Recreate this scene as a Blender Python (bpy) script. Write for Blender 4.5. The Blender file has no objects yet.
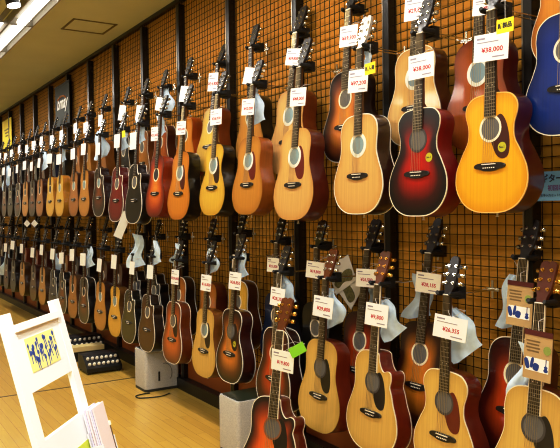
import bpy, bmesh, math, random
from mathutils import Vector, Matrix

random.seed(7)
scene = bpy.context.scene
COL = scene.collection
PI = math.pi

# ------------------------------------------------------------------ camera
FPX = 690.0
CAM = Vector((0.0, -2.65, 1.6))
f_h = Vector((-0.8435, 0.5371, 0.0)).normalized()
Rh = Vector((-f_h.y * -1, f_h.x * -1, 0))          # right of f_h
Rh = Vector((f_h.y, -f_h.x, 0))
PITCH = math.radians(1.1)
ROLL = math.radians(0.75)
F = f_h * math.cos(PITCH) - Vector((0, 0, 1)) * math.sin(PITCH)
U0 = f_h * math.sin(PITCH) + Vector((0, 0, 1)) * math.cos(PITCH)
CR = Rh * math.cos(ROLL) - U0 * math.sin(ROLL)
CU = U0 * math.cos(ROLL) + Rh * math.sin(ROLL)
cam_data = bpy.data.cameras.new('camera')
cam_data.sensor_width = 36.0
cam_data.lens = FPX / 560.0 * 36.0
cam_data.clip_start = 0.05
cam = bpy.data.objects.new('camera', cam_data)
COL.objects.link(cam)
M = Matrix.Identity(4)
for i in range(3):
    M[i][0] = CR[i]; M[i][1] = CU[i]; M[i][2] = -F[i]; M[i][3] = CAM[i]
cam.matrix_world = M
scene.camera = cam


def ray(px, py):
    return CR * ((px - 280.0) / FPX) + CU * ((224.0 - py) / FPX) + F


def on_plane(px, py, y):          # where the sight line meets a plane parallel to the wall
    d = ray(px, py)
    return CAM + d * ((y - CAM.y) / d.y)


def on_level(px, py, z):
    d = ray(px, py)
    return CAM + d * ((z - CAM.z) / d.z)


def at_depth(px, py, depth):
    return CAM + ray(px, py) * depth


def proj(P):
    v = P - CAM
    zc = v.dot(F)
    return 280 + FPX * v.dot(CR) / zc, 224 - FPX * v.dot(CU) / zc


# ------------------------------------------------------------------ materials
def lin(h):
    h = h.lstrip('#')
    out = []
    for i in (0, 2, 4):
        c = int(h[i:i + 2], 16) / 255.0
        out.append(c / 12.92 if c <= 0.04045 else ((c + 0.055) / 1.055) ** 2.4)
    return (out[0], out[1], out[2], 1.0)


_mats = {}


def mat(name, col, rough=0.5, metal=0.0, coat=0.0, noise=0.0, nscale=(8, 8, 8), bump=0.0, emis=0.0, spec=None):
    if name in _mats:
        return _mats[name]
    m = bpy.data.materials.new(name)
    m.use_nodes = True
    nt = m.node_tree
    b = nt.nodes['Principled BSDF']
    c = lin(col) if isinstance(col, str) else col
    b.inputs['Base Color'].default_value = c
    b.inputs['Roughness'].default_value = rough
    b.inputs['Metallic'].default_value = metal
    b.inputs['Coat Weight'].default_value = coat
    b.inputs['Coat Roughness'].default_value = 0.06
    if spec is not None:
        b.inputs['Specular IOR Level'].default_value = spec
    if emis:
        b.inputs['Emission Color'].default_value = c
        b.inputs['Emission Strength'].default_value = emis
    if noise > 0 or bump > 0:
        tc = nt.nodes.new('ShaderNodeTexCoord')
        mp = nt.nodes.new('ShaderNodeMapping')
        mp.inputs['Scale'].default_value = nscale
        nz = nt.nodes.new('ShaderNodeTexNoise')
        nz.inputs['Scale'].default_value = 1.0
        nz.inputs['Detail'].default_value = 4.0
        nt.links.new(tc.outputs['Object'], mp.inputs['Vector'])
        nt.links.new(mp.outputs['Vector'], nz.inputs['Vector'])
        if noise > 0:
            mr = nt.nodes.new('ShaderNodeMapRange')
            mr.inputs['From Min'].default_value = 0.3
            mr.inputs['From Max'].default_value = 0.7
            mr.inputs['To Min'].default_value = 1.0 - noise
            mr.inputs['To Max'].default_value = 1.0 + noise * 0.4
            nt.links.new(nz.outputs['Fac'], mr.inputs['Value'])
            mx = nt.nodes.new('ShaderNodeMix')
            mx.data_type = 'RGBA'
            mx.blend_type = 'MULTIPLY'
            mx.inputs['Factor'].default_value = 1.0
            mx.inputs['A'].default_value = c
            nt.links.new(mr.outputs['Result'], mx.inputs['B'])
            nt.links.new(mx.outputs['Result'], b.inputs['Base Color'])
        if bump > 0:
            bp = nt.nodes.new('ShaderNodeBump')
            bp.inputs['Strength'].default_value = bump
            bp.inputs['Distance'].default_value = 0.01
            nt.links.new(nz.outputs['Fac'], bp.inputs['Height'])
            nt.links.new(bp.outputs['Normal'], b.inputs['Normal'])
    _mats[name] = m
    return m


def top_mat(key, stops):
    """soundboard lacquer: colour runs from the middle (0) to the edge (1), fine spruce grain along the string line"""
    name = 'soundboard_' + key
    if name in _mats:
        return _mats[name]
    m = bpy.data.materials.new(name)
    m.use_nodes = True
    nt = m.node_tree
    b = nt.nodes['Principled BSDF']
    at = nt.nodes.new('ShaderNodeAttribute')
    at.attribute_name = 'edge_distance'
    rp = nt.nodes.new('ShaderNodeValToRGB')
    el = rp.color_ramp.elements
    while len(el) > 1:
        el.remove(el[-1])
    el[0].position, el[0].color = stops[0][0], lin(stops[0][1])
    for p, c in stops[1:]:
        e = el.new(p); e.color = lin(c)
    nt.links.new(at.outputs['Fac'], rp.inputs['Fac'])
    tc = nt.nodes.new('ShaderNodeTexCoord')
    mp = nt.nodes.new('ShaderNodeMapping')
    mp.inputs['Scale'].default_value = (120, 10, 1.5)
    nz = nt.nodes.new('ShaderNodeTexNoise')
    nz.inputs['Scale'].default_value = 1.0
    nz.inputs['Detail'].default_value = 3.0
    mr = nt.nodes.new('ShaderNodeMapRange')
    mr.inputs['From Min'].default_value = 0.3
    mr.inputs['From Max'].default_value = 0.7
    mr.inputs['To Min'].default_value = 0.9
    mr.inputs['To Max'].default_value = 1.05
    mx = nt.nodes.new('ShaderNodeMix')
    mx.data_type = 'RGBA'
    mx.blend_type = 'MULTIPLY'
    mx.inputs['Factor'].default_value = 1.0
    nt.links.new(tc.outputs['Object'], mp.inputs['Vector'])
    nt.links.new(mp.outputs['Vector'], nz.inputs['Vector'])
    nt.links.new(nz.outputs['Fac'], mr.inputs['Value'])
    nt.links.new(rp.outputs['Color'], mx.inputs['A'])
    nt.links.new(mr.outputs['Result'], mx.inputs['B'])
    nt.links.new(mx.outputs['Result'], b.inputs['Base Color'])
    b.inputs['Roughness'].default_value = 0.3
    b.inputs['Coat Weight'].default_value = 0.45
    b.inputs['Coat Roughness'].default_value = 0.07
    _mats[name] = m
    return m


def gloss(col, noise=0.25):
    return mat('lacquer_' + col.strip('#'), col, 0.32, 0, 0.6, noise, (30, 30, 3))


CHROME = mat('chrome', '#d8d8d4', 0.18, 1.0)
GOLD = mat('gold_plate', '#e0b860', 0.2, 1.0)
BLACKRUB = mat('black_foam', '#0a0a0b', 0.55)
EBONY = mat('ebony', '#1c1410', 0.4, 0, 0.1, 0.3, (60, 60, 6))
ROSEWOOD = mat('rosewood', '#3c2c18', 0.45, 0, 0.05, 0.35, (90, 90, 6))
FRETWIRE = mat('fret_wire', '#b0a890', 0.3, 0.8)
PEARL = mat('pearl', '#e8e4d4', 0.3)
BONE = mat('bone', '#f2eee0', 0.4)
CREAM = mat('cream_plastic', '#efe6cc', 0.4)
NECKWOOD = mat('mahogany_neck', '#5c3418', 0.4, 0, 0.3, 0.25, (40, 40, 4))
STEEL_STRING = mat('string_bronze', '#c8b890', 0.3, 0.9)
PAPER = mat('white_card', '#f4f2ee', 0.6)
PINK_INK = mat('red_ink', '#b8283c', 0.7)
BLACK_INK = mat('black_ink', '#20202a', 0.7)
BLUE_INK = mat('blue_ink', '#1c3a8c', 0.7)
YELLOW_CARD = mat('yellow_card', '#f6e81c', 0.6)
GREEN_CARD = mat('green_card', '#8ed62c', 0.6)
BLUE_CLOTH = mat('blue_cloth', '#d4eaff', 0.55, 0, 0.15, 0.12, (30, 30, 30))
CORD = mat('white_cord', '#d8d4cc', 0.7)


# ------------------------------------------------------------------ mesh builder
class MB:
    def __init__(self):
        self.v = []; self.f = []; self.mi = []

    def add(self, verts, faces, mi=0, tf=None):
        n = len(self.v)
        for p in verts:
            p = Vector(p)
            self.v.append(tf @ p if tf else p)
        for f in faces:
            self.f.append([i + n for i in f]); self.mi.append(mi)

    def box(self, c, s, mi=0, tf=None, taper=1.0):
        x, y, z = c; a, b, d = s[0] / 2, s[1] / 2, s[2] / 2
        vs = []
        for k, q in ((-d, 1.0), (d, taper)):
            vs += [(x - a * q, y - b * q, z + k), (x + a * q, y - b * q, z + k), (x + a * q, y + b * q, z + k), (x - a * q, y + b * q, z + k)]
        fs = [(3, 2, 1, 0), (4, 5, 6, 7), (0, 1, 5, 4), (1, 2, 6, 5), (2, 3, 7, 6), (3, 0, 4, 7)]
        self.add(vs, fs, mi, tf)

    def tube(self, pts, r, n=8, mi=0, tf=None, cap=True):
        pts = [Vector(p) for p in pts]
        rs = r if isinstance(r, (list, tuple)) else [r] * len(pts)
        vs = []; fs = []
        prev = None
        for i, p in enumerate(pts):
            t = (pts[min(i + 1, len(pts) - 1)] - pts[max(i - 1, 0)]).normalized()
            if prev is None:
                a = t.cross(Vector((0, 0, 1)))
                if a.length < 0.1:
                    a = t.cross(Vector((1, 0, 0)))
            else:
                a = prev - t * prev.dot(t)
            a.normalize(); prev = a
            b = t.cross(a)
            for k in range(n):
                an = 2 * PI * k / n
                vs.append(p + (a * math.cos(an) + b * math.sin(an)) * rs[i])
        for i in range(len(pts) - 1):
            for k in range(n):
                k2 = (k + 1) % n
                fs.append((i * n + k, i * n + k2, (i + 1) * n + k2, (i + 1) * n + k))
        if cap:
            fs.append(tuple(range(n - 1, -1, -1)))
            fs.append(tuple((len(pts) - 1) * n + k for k in range(n)))
        self.add(vs, fs, mi, tf)

    def prism(self, outl, y0, y1, mi=0, tf=None, bev=0.0):
        """outline in (x, z), extruded from y0 (front) to y1 (back)"""
        n = len(outl)
        vs = []
        if bev > 0:
            cx = sum(p[0] for p in outl) / n; cz = sum(p[1] for p in outl) / n
            rows = [(y0, True), (y0 + bev, False), (y1, False)]
        else:
            rows = [(y0, False), (y1, False)]
        for y, ins in rows:
            for i, (x, z) in enumerate(outl):
                if ins:
                    dx, dz = x - cx, z - cz
                    L = math.hypot(dx, dz) or 1
                    vs.append((x - dx / L * bev, y, z - dz / L * bev))
                else:
                    vs.append((x, y, z))
        fs = [tuple(range(n))]
        R = len(rows)
        for r in range(R - 1):
            for i in range(n):
                j = (i + 1) % n
                fs.append((r * n + i, (r + 1) * n + i, (r + 1) * n + j, r * n + j))
        fs.append(tuple((R - 1) * n + i for i in range(n - 1, -1, -1)))
        self.add(vs, fs, mi, tf)

    def mesh(self, name, mats, smooth=None):
        me = bpy.data.meshes.new(name)
        me.from_pydata([tuple(p) for p in self.v], [], self.f)
        for m in (mats if isinstance(mats, (list, tuple)) else [mats]):
            me.materials.append(m)
        me.polygons.foreach_set('material_index', self.mi)
        me.update()
        bm = bmesh.new(); bm.from_mesh(me)
        bmesh.ops.recalc_face_normals(bm, faces=bm.faces[:])
        bm.to_mesh(me); bm.free()
        if smooth:
            me.polygons.foreach_set('use_smooth', [True] * len(me.polygons))
            me.set_sharp_from_angle(angle=math.radians(smooth))
        return me


def obj(name, me, parent=None, loc=None, m=None):
    o = bpy.data.objects.new(name, me)
    COL.objects.link(o)
    if parent:
        o.parent = parent
    if loc is not None:
        o.location = loc
    if m is not None:               # a material of its own on shared mesh data
        o.material_slots[0].link = 'OBJECT'
        o.material_slots[0].material = m
    return o


def tag(o, label, cat, group=None):
    o['label'] = label; o['category'] = cat
    if group:
        o['group'] = group
    return o


def empty(name, loc, label, cat, group=None):
    o = bpy.data.objects.new(name, None)
    o.empty_display_size = 0.1
    COL.objects.link(o)
    o.location = loc
    return tag(o, label, cat, group)


def struct(name, me, loc=(0, 0, 0)):
    o = obj(name, me, None, loc)
    o['kind'] = 'structure'
    return o


_txt = {}


def text_mesh(s, size, m, bold=0.0, shear=0.0):
    key = (s, size, m.name, bold, shear)
    if key in _txt:
        return _txt[key]
    cu = bpy.data.curves.new('lettering', 'FONT')
    cu.body = s; cu.size = size; cu.align_x = 'CENTER'; cu.align_y = 'CENTER'
    cu.offset = bold; cu.shear = shear; cu.resolution_u = 2
    t = bpy.data.objects.new('lettering', cu)
    COL.objects.link(t)
    dg = bpy.context.evaluated_depsgraph_get()
    me = bpy.data.meshes.new_from_object(t.evaluated_get(dg))
    bpy.data.objects.remove(t)
    bpy.data.curves.remove(cu)
    # stand it up: text plane (x, y) becomes (x, z), read from -y
    for v in me.vertices:
        v.co = Vector((v.co.x, 0.0, v.co.y))
    me.materials.clear(); me.materials.append(m)
    me.name = 'lettering'
    _txt[key] = me
    return me


def spline(pts, per=6, closed=True):
    out = []
    n = len(pts)
    rng = n if closed else n - 1
    for i in range(rng):
        if closed:
            p0, p1, p2, p3 = pts[(i - 1) % n], pts[i], pts[(i + 1) % n], pts[(i + 2) % n]
        else:
            p0, p1, p2, p3 = pts[max(i - 1, 0)], pts[i], pts[i + 1], pts[min(i + 2, n - 1)]
        for k in range(per):
            t = k / per
            out.append(tuple(0.5 * ((2 * b) + (-a + c) * t + (2 * a - 5 * b + 4 * c - d) * t * t + (-a + 3 * b - 3 * c + d) * t ** 3)
                             for a, b, c, d in zip(p0, p1, p2, p3)))
    if not closed:
        out.append(pts[-1])
    return out


# ------------------------------------------------------------------ room shell
H = 3.52
X0, X1 = -16.0, 3.2
Y0 = -7.5
WALL = mat('orange_wall_panel', '#cc9030', 0.75, 0, 0.0, 0.15, (0.8, 1, 7), spec=.15)
b = MB(); b.box(((X0 + X1) / 2, 0.05, H / 2), (X1 - X0 + .2, 0.1, H))
struct('wall_right', b.mesh('wall_right', WALL))
OFFW = mat('cream_paint', '#cfc4a4', 0.8)
b = MB(); b.box((X0 - .05, Y0 / 2, H / 2), (0.1, -Y0, H)); struct('wall_far', b.mesh('wall_far', OFFW))
b = MB(); b.box((X1 + .05, Y0 / 2, H / 2), (0.1, -Y0, H)); struct('wall_near', b.mesh('wall_near', OFFW))
b = MB(); b.box(((X0 + X1) / 2, Y0 - .05, H / 2), (X1 - X0 + .2, 0.1, H)); struct('wall_left', b.mesh('wall_left', OFFW))


def floor_mat():
    m = bpy.data.materials.new('honey_wood_floor')
    m.use_nodes = True
    nt = m.node_tree; b = nt.nodes['Principled BSDF']
    tc = nt.nodes.new('ShaderNodeTexCoord')
    mp = nt.nodes.new('ShaderNodeMapping')
    mp.inputs['Rotation'].default_value = (0, 0, 0)
    br = nt.nodes.new('ShaderNodeTexBrick')
    br.inputs['Scale'].default_value = 1.0
    br.inputs['Brick Width'].default_value = 0.9
    br.inputs['Row Height'].default_value = 0.075
    br.inputs['Mortar Size'].default_value = 0.0012
    br.inputs['Color1'].default_value = lin('#d6b452')
    br.inputs['Color2'].default_value = lin('#cca848')
    br.inputs['Mortar'].default_value = lin('#9a6c24')
    nz = nt.nodes.new('ShaderNodeTexNoise')
    mp2 = nt.nodes.new('ShaderNodeMapping'); mp2.inputs['Scale'].default_value = (4, 60, 1)
    nz.inputs['Scale'].default_value = 1.0; nz.inputs['Detail'].default_value = 4
    mr = nt.nodes.new('ShaderNodeMapRange')
    mr.inputs['To Min'].default_value = 0.85; mr.inputs['To Max'].default_value = 1.12
    mx = nt.nodes.new('ShaderNodeMix'); mx.data_type = 'RGBA'; mx.blend_type = 'MULTIPLY'
    mx.inputs['Factor'].default_value = 1.0
    nt.links.new(tc.outputs['Object'], mp.inputs['Vector'])
    nt.links.new(mp.outputs['Vector'], br.inputs['Vector'])
    nt.links.new(tc.outputs['Object'], mp2.inputs['Vector'])
    nt.links.new(mp2.outputs['Vector'], nz.inputs['Vector'])
    nt.links.new(nz.outputs['Fac'], mr.inputs['Value'])
    nt.links.new(br.outputs['Color'], mx.inputs['A'])
    nt.links.new(mr.outputs['Result'], mx.inputs['B'])
    nt.links.new(mx.outputs['Result'], b.inputs['Base Color'])
    b.inputs['Roughness'].default_value = 0.28
    b.inputs['Coat Weight'].default_value = 0.2
    return m


b = MB(); b.box(((X0 + X1) / 2, Y0 / 2, -.05), (X1 - X0 + .2, -Y0 + .2, .1)); struct('floor', b.mesh('floor', floor_mat()))
CEIL = mat('ceiling_paint', '#d4d8b6', 0.85, 0, 0, 0.05, (2, 2, 2))
b = MB(); b.box(((X0 + X1) / 2, Y0 / 2, H + .05), (X1 - X0 + .2, -Y0 + .2, .1)); struct('ceiling', b.mesh('ceiling', CEIL))

# wall trims: top rail, base rail, black wire grid, vertical standards
DARK = mat('dark_steel', '#17130f', 0.45, 0.2)
POSTM = mat('steel_post', '#1c1814', 0.35, 0.3)
SILVER = mat('brushed_edge', '#8c8272', 0.3, 0.9)
b = MB(); b.box(((X0 + X1) / 2, -.03, H - .0175), (X1 - X0, .05, .035)); struct('trim_1', b.mesh('top_rail', DARK))
b = MB(); b.box(((X0 + X1) / 2, -.05, .05), (X1 - X0, .10, .10)); struct('baseboard_right', b.mesh('base_rail', DARK))
b = MB()
GY = -.032
WIRE = mat('grid_wire', '#1a120a', 0.8, spec=.1)
x = -15.9
while x < 3.1:
    b.box((x, GY, (H + .40) / 2), (.0034, .0034, H - .44)); x += .05
z = .42
while z < H - .06:
    b.box(((X0 + X1) / 2, GY - .004, z), (X1 - X0 - .1, .0034, .0038)); z += .05
struct('trim_2', b.mesh('wire_grid', WIRE))
b = MB(); b.box(((X0 + X1) / 2, -.012, .25), (X1 - X0 - .1, .024, .30)); struct('trim_6', b.mesh('kick_panel', mat('red_brown_panel', '#a4541e', .6, 0, 0, .15, (1, 1, 4))))
for k, pxx in enumerate((530.5, 389, 297.5, 230.5, 180.5, 144, 115, 89.5)):
    P = on_plane(pxx, 60, -.04)
    if k == 0:
        xs = [P.x, P.x + .94, P.x + 1.88, P.x + 2.82, P.x + 3.76, P.x + 4.7]
    else:
        xs = [P.x]
    for xx in xs:
        b = MB(); b.box((0, 0, H / 2), (.05, .06, H - .12)); b.box((-.022, -.031, H / 2), (.008, .004, H - .12), 1)
        struct('trim_post', b.mesh('post', [POSTM, SILVER]), (xx, -.035, 0))
for k in range(7):
    xx = on_plane(89.5, 60, -.04).x - .94 * (k + 1)
    b = MB(); b.box((0, 0, H / 2), (.05, .06, H - .12)); b.box((-.022, -.031, H / 2), (.008, .004, H - .12), 1)
    struct('trim_post', b.mesh('post', [POSTM, SILVER]), (xx, -.035, 0))

# floor seam strip: runs away from the wall
P = on_level(70, 387, 0)
b = MB(); b.box((0, -3.0, .001), (.022, 6.0, .002)); struct('trim_3', b.mesh('floor_seam', mat('seam_strip', '#5a4218', .4)), (P.x, 0, 0))


# ------------------------------------------------------------------ guitar shapes
def half(pts, k=1.0):
    return [(x * k, z) for x, z in pts]


DREAD = [(.0, .0), (.09, .008), (.158, .048), (.194, .12), (.188, .195), (.160, .262), (.142, .315), (.142, .37), (.146, .415), (.134, .465), (.095, .498), (.04, .508)]
FOLK = [(.0, .0), (.08, .006), (.145, .040), (.185, .105), (.184, .18), (.152, .25), (.122, .305), (.119, .36), (.135, .415), (.131, .455), (.098, .488), (.042, .498)]
CUTR = [(.128, .348), (.136, .385), (.130, .415), (.108, .424), (.080, .415), (.058, .432), (.042, .466), (.033, .50)]


def outline(kind):
    base = FOLK if kind.startswith('folk') else DREAD
    left = [(-x, z) for x, z in base[1:]]
    if kind.endswith('cut'):
        right = base[:7] + CUTR if not kind.startswith('folk') else base[:6] + CUTR
    else:
        right = base
    pts = right + [(0.0, base[-1][1] + .001)] + left[::-1]
    return spline(pts, 5)


ZB, SC = .200, .645           # bridge height in the guitar, scale length
ZN = ZB + SC
ZH = .352                     # sound hole centre
_shape = {}


def shapes(kind):
    if kind in _shape:
        return _shape[kind]
    ol = outline(kind)
    n = len(ol)
    ztop = max(p[1] for p in ol)
    C0 = (0.0, .25)
    S = {}
    # body: sides and back
    vs = []; fs = []
    rows = [(.9975, .003, 0), (.9975, .02, 0), (.9975, 1.0, 1), (.985, 1.06, 1), (.6, 1.12, 1)]
    for sc, y, rel in rows:
        for x, z in ol:
            d = (.108 - .022 * (z / ztop)) if rel else 1
            vs.append((C0[0] + (x - C0[0]) * sc, y * d, C0[1] + (z - C0[1]) * sc))
    for r in range(len(rows) - 1):
        for i in range(n):
            j = (i + 1) % n
            fs.append((r * n + i, r * n + j, (r + 1) * n + j, (r + 1) * n + i))
    vs.append((0, .12, .25))
    k = (len(rows) - 1) * n
    for i in range(n):
        fs.append((k + i, k + (i + 1) % n, len(vs) - 1))
    mb = MB(); mb.add(vs, fs)
    S['body'] = mb.mesh('body', gloss('#5a2412'), 40)
    # soundboard with edge attribute
    fr = [1.0, .95, .9, .82, .72, .6, .45, .25]
    vs = []; fs = []; at = []
    for q in fr:
        for x, z in ol:
            vs.append((x * q * .995, 0.0, C0[1] + (z - C0[1]) * q * .995)); at.append(q)
    vs.append((0, 0, C0[1])); at.append(0.0)
    for r in range(len(fr) - 1):
        for i in range(n):
            j = (i + 1) % n
            fs.append((r * n + i, (r + 1) * n + i, (r + 1) * n + j, r * n + j))
    k = (len(fr) - 1) * n
    for i in range(n):
        fs.append((k + i, len(vs) - 1, k + (i + 1) % n))
    mb = MB(); mb.add(vs, fs)
    # give it a thin rim so that it is a plate
    base = len(mb.v)
    mb.v += [Vector((x * .995, .004, C0[1] + (z - C0[1]) * .995)) for x, z in ol]
    at += [1.0] * n
    for i in range(n):
        j = (i + 1) % n
        mb.f.append([i, j, base + j, base + i]); mb.mi.append(0)
    me = mb.mesh('soundboard', top_mat('plain', [(0, '#e0a858'), (1, '#d09848')]))
    a = me.attributes.new('edge_distance', 'FLOAT', 'POINT')
    a.data.foreach_set('value', at)
    S['soundboard'] = me
    # binding: front edge strip

    def ring(y0, y1, s0, s1):
        vs = []; fs = []
        for x, z in ol:
            for s, y in ((s0, y0), (s1, y0), (s1, y1), (s0, y1)):
                vs.append((x * s, y, C0[1] + (z - C0[1]) * s))
        for i in range(n):
            j = (i + 1) % n
            for q in range(4):
                r = (q + 1) % 4
                fs.append((i * 4 + q, i * 4 + r, j * 4 + r, j * 4 + q))
        m2 = MB(); m2.add(vs, fs); return m2
    S['binding'] = ring(-.0008, .005, .986, 1.003).mesh('binding', CREAM)
    # back binding follows the tapering depth
    vs = []; fs = []
    for x, z in ol:
        d = .108 - .022 * (z / ztop)
        for s, y in ((.99, d - .005), (1.0025, d - .005), (1.0025, d), (.99, d)):
            vs.append((x * s, y, C0[1] + (z - C0[1]) * s))
    for i in range(n):
        j = (i + 1) % n
        for q in range(4):
            r = (q + 1) % 4
            fs.append((i * 4 + q, i * 4 + r, j * 4 + r, j * 4 + q))
    m2 = MB(); m2.add(vs, fs)
    S['back_binding'] = m2.mesh('back_binding', CREAM)
    _shape[kind] = S
    return S


def disc(r, y, n=24, z=0.0):
    return [(r * math.cos(2 * PI * i / n), z + r * math.sin(2 * PI * i / n)) for i in range(n)]


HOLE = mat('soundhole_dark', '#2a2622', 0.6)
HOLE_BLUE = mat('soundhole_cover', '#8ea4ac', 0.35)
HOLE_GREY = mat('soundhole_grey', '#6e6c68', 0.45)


def shared():
    G = {}
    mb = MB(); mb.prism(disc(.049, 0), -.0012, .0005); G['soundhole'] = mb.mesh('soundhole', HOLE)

    def annulus(r0, r1):
        vs = []; fs = []; n = 28
        for r, y in ((r0, -.0018), (r1, -.0018), (r1, .0005), (r0, .0005)):
            for i in range(n):
                vs.append((r * math.cos(2 * PI * i / n), y, r * math.sin(2 * PI * i / n)))
        for q in range(4):
            w = (q + 1) % 4
            for i in range(n):
                j = (i + 1) % n
                fs.append((q * n + i, w * n + i, w * n + j, q * n + j))
        m = MB(); m.add(vs, fs); return m
    G['rosette'] = annulus(.0475, .058).mesh('rosette', CREAM)
    G['rosette_wide'] = annulus(.046, .064).mesh('rosette', BONE)
    pg = [(.052 * math.cos(a), .052 * math.sin(a)) for a in [math.radians(q) for q in range(58, -88, -16)]]
    outer = [(.03, -.108), (.06, -.128), (.09, -.118), (.099, -.075), (.093, -.02), (.076, .03), (.052, .056)]
    o2 = spline([pg[-1]] + outer + [pg[0]], 4, False)
    mb = MB(); mb.prism(pg + o2[1:-1], -.0014, .0004); G['pickguard'] = mb.mesh('pickguard', ROSEWOOD)
    # bridge with belly and white pins
    bo = spline([(-.078, .006), (-.05, .013), (0, .014), (.05, .013), (.078, .006), (.078, -.008), (.05, -.014), (.03, -.02), (0, -.022), (-.03, -.02), (-.05, -.014), (-.078, -.008)], 3)
    mb = MB(); mb.prism([(x, z + ZB - .004) for x, z in bo], -.008, .0005, 0, None, .002)
    for i in range(6):
        mb.box((-.0275 + .011 * i, -.0095, ZB - .012), (.0045, .004, .0045), 1)
    G['bridge'] = mb.mesh('bridge', [EBONY, BONE])
    mb = MB(); mb.box((0, -.0100, ZB + .003), (.072, .005, .0035), 0); G['saddle'] = mb.mesh('saddle', BONE)
    # neck
    vs = []; fs = []
    zs = [.49, .52, .60, ZN - .03, ZN]
    ws = [.029, .029, .027, .0225, .022]
    ds = [.07, .026, .021, .019, .019]
    N = 8
    for z, w, d in zip(zs, ws, ds):
        for k in range(N + 1):
            a = PI * k / N
            vs.append((w * math.cos(a), -.001 + d * math.sin(a), z))
    for r in range(len(zs) - 1):
        for k in range(N):
            fs.append((r * (N + 1) + k, r * (N + 1) + k + 1, (r + 1) * (N + 1) + k + 1, (r + 1) * (N + 1) + k))
        fs.append((r * (N + 1) + N, r * (N + 1), (r + 1) * (N + 1), (r + 1) * (N + 1) + N))
    fs.append(tuple(range(N, -1, -1))); fs.append(tuple((len(zs) - 1) * (N + 1) + k for k in range(N + 1)))
    mb = MB(); mb.add(vs, fs); G['neck'] = mb.mesh('neck', NECKWOOD, 40)
    # fingerboard with frets and dots

    def fw(z):
        t = (ZN - z) / (ZN - .405)
        return .0215 + (.0285 - .0215) * t
    mb = MB()
    z0 = .403
    vs = [(-fw(z0), -.0065, z0), (fw(z0), -.0065, z0), (fw(ZN), -.0065, ZN), (-fw(ZN), -.0065, ZN),
          (-fw(z0), -.0003, z0), (fw(z0), -.0003, z0), (fw(ZN), -.0003, ZN), (-fw(ZN), -.0003, ZN)]
    mb.add(vs, [(0, 1, 2, 3), (7, 6, 5, 4), (0, 4, 5, 1), (1, 5, 6, 2), (2, 6, 7, 3), (3, 7, 4, 0)])
    fp = [ZN - SC * (1 - 2 ** (-i / 12.0)) for i in range(0, 21)]
    for i in range(1, 21):
        mb.box((0, -.0072, fp[i]), (2 * fw(fp[i]) - .001, .0022, .0026), 1)
    for i in (5, 7, 9, 12, 15):
        zc = (fp[i] + fp[i - 1]) / 2
        for xx in ((-.011, .011) if i == 12 else (0,)):
            mb.prism([(xx + .0032 * math.cos(q * PI / 4), zc + .0032 * math.sin(q * PI / 4)) for q in range(8)], -.0069, -.006, 2)
    G['fingerboard'] = mb.mesh('fingerboard', [ROSEWOOD, FRETWIRE, PEARL])
    mb = MB(); mb.box((0, -.006, ZN + .002), (.044, .010, .005)); G['nut'] = mb.mesh('nut', BONE)
    # white edge strips of a bound fingerboard
    mb = MB()
    for s in (-1, 1):
        mb.add([(s * fw(z0), -.0068, z0), (s * (fw(z0) + .0035), -.0068, z0), (s * (fw(ZN) + .0035), -.0068, ZN), (s * fw(ZN), -.0068, ZN),
                (s * fw(z0), -.0003, z0), (s * (fw(z0) + .0035), -.0003, z0), (s * (fw(ZN) + .0035), -.0003, ZN), (s * fw(ZN), -.0003, ZN)],
               [(0, 1, 2, 3), (7, 6, 5, 4), (0, 4, 5, 1), (1, 5, 6, 2), (2, 6, 7, 3), (3, 7, 4, 0)])
    G['fingerboard_edge'] = mb.mesh('fingerboard_edge', CREAM)
    # headstock: local frame sits at the nut, leans back
    ho = spline([(-.022, 0), (-.024, .025), (-.033, .05), (-.036, .1), (-.0375, .155), (-.030, .17), (-.012, .176), (0, .168), (.012, .176), (.030, .17), (.0375, .155), (.036, .1), (.033, .05), (.024, .025), (.022, 0)], 3, False)
    mb = MB(); mb.prism(ho, -.0005, .0145, 0, None, .0015); G['headstock'] = mb.mesh('headstock', EBONY, 30)
    h2 = spline([(-.022, 0), (-.024, .022), (-.031, .045), (-.030, .1), (-.027, .155), (-.020, .176), (0, .184), (.020, .176), (.027, .155), (.030, .1), (.031, .045), (.024, .022), (.022, 0)], 3, False)
    mb = MB(); mb.prism(h2, -.0005, .0145, 0, None, .0015); G['headstock_slim'] = mb.mesh('headstock', EBONY, 30)
    # tuning peg, right side (mirrored copy for left)
    for side, nm in ((1, 'peg_r'), (-1, 'peg_l')):
        mb = MB()
        mb.tube([(side * .021, -.012, 0), (side * .021, .004, 0)], .0044, 8)
        mb.tube([(side * .021, -.0045, 0), (side * .021, -.0005, 0)], .0078, 10)
        mb.box((side * .028, .019, 0), (.018, .010, .018))
        mb.tube([(side * .034, .019, 0), (side * .046, .019, 0)], .003, 8)
        mb.tube([(side * .044, .019, 0), (side * .048, .019, 0), (side * .060, .019, 0), (side * .064, .019, 0)], [.005, .0105, .011, .008], 8)
        G[nm] = mb.mesh('tuning_peg', CHROME, 40)
    for i in range(6):
        mb = MB()
        xb = -.0275 + .011 * i; xn = -.0175 + .007 * i
        mb.tube([(xb, -.0125, ZB + .003), (xn, -.0118, ZN + .002)], .00055 + .00012 * (5 - i), 5)
        G['string%d' % i] = mb.mesh('string', STEEL_STRING)
    mb = MB(); mb.tube([(0, .05, .002), (0, .05, -.012), (0, .05, -.014)], [.004, .004, .007], 8); mb.tube([(0, .05, -.013), (0, .05, -.016)], .0072, 8)
    G['strap_button'] = mb.mesh('strap_button', BONE)
    mb = MB(); mb.prism(disc(.021, 0, 20), -.002, -.0012); G['sticker'] = mb.mesh('round_sticker', mat('olive_sticker', '#b8b420', .5))
    return G


G = shared()

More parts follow.
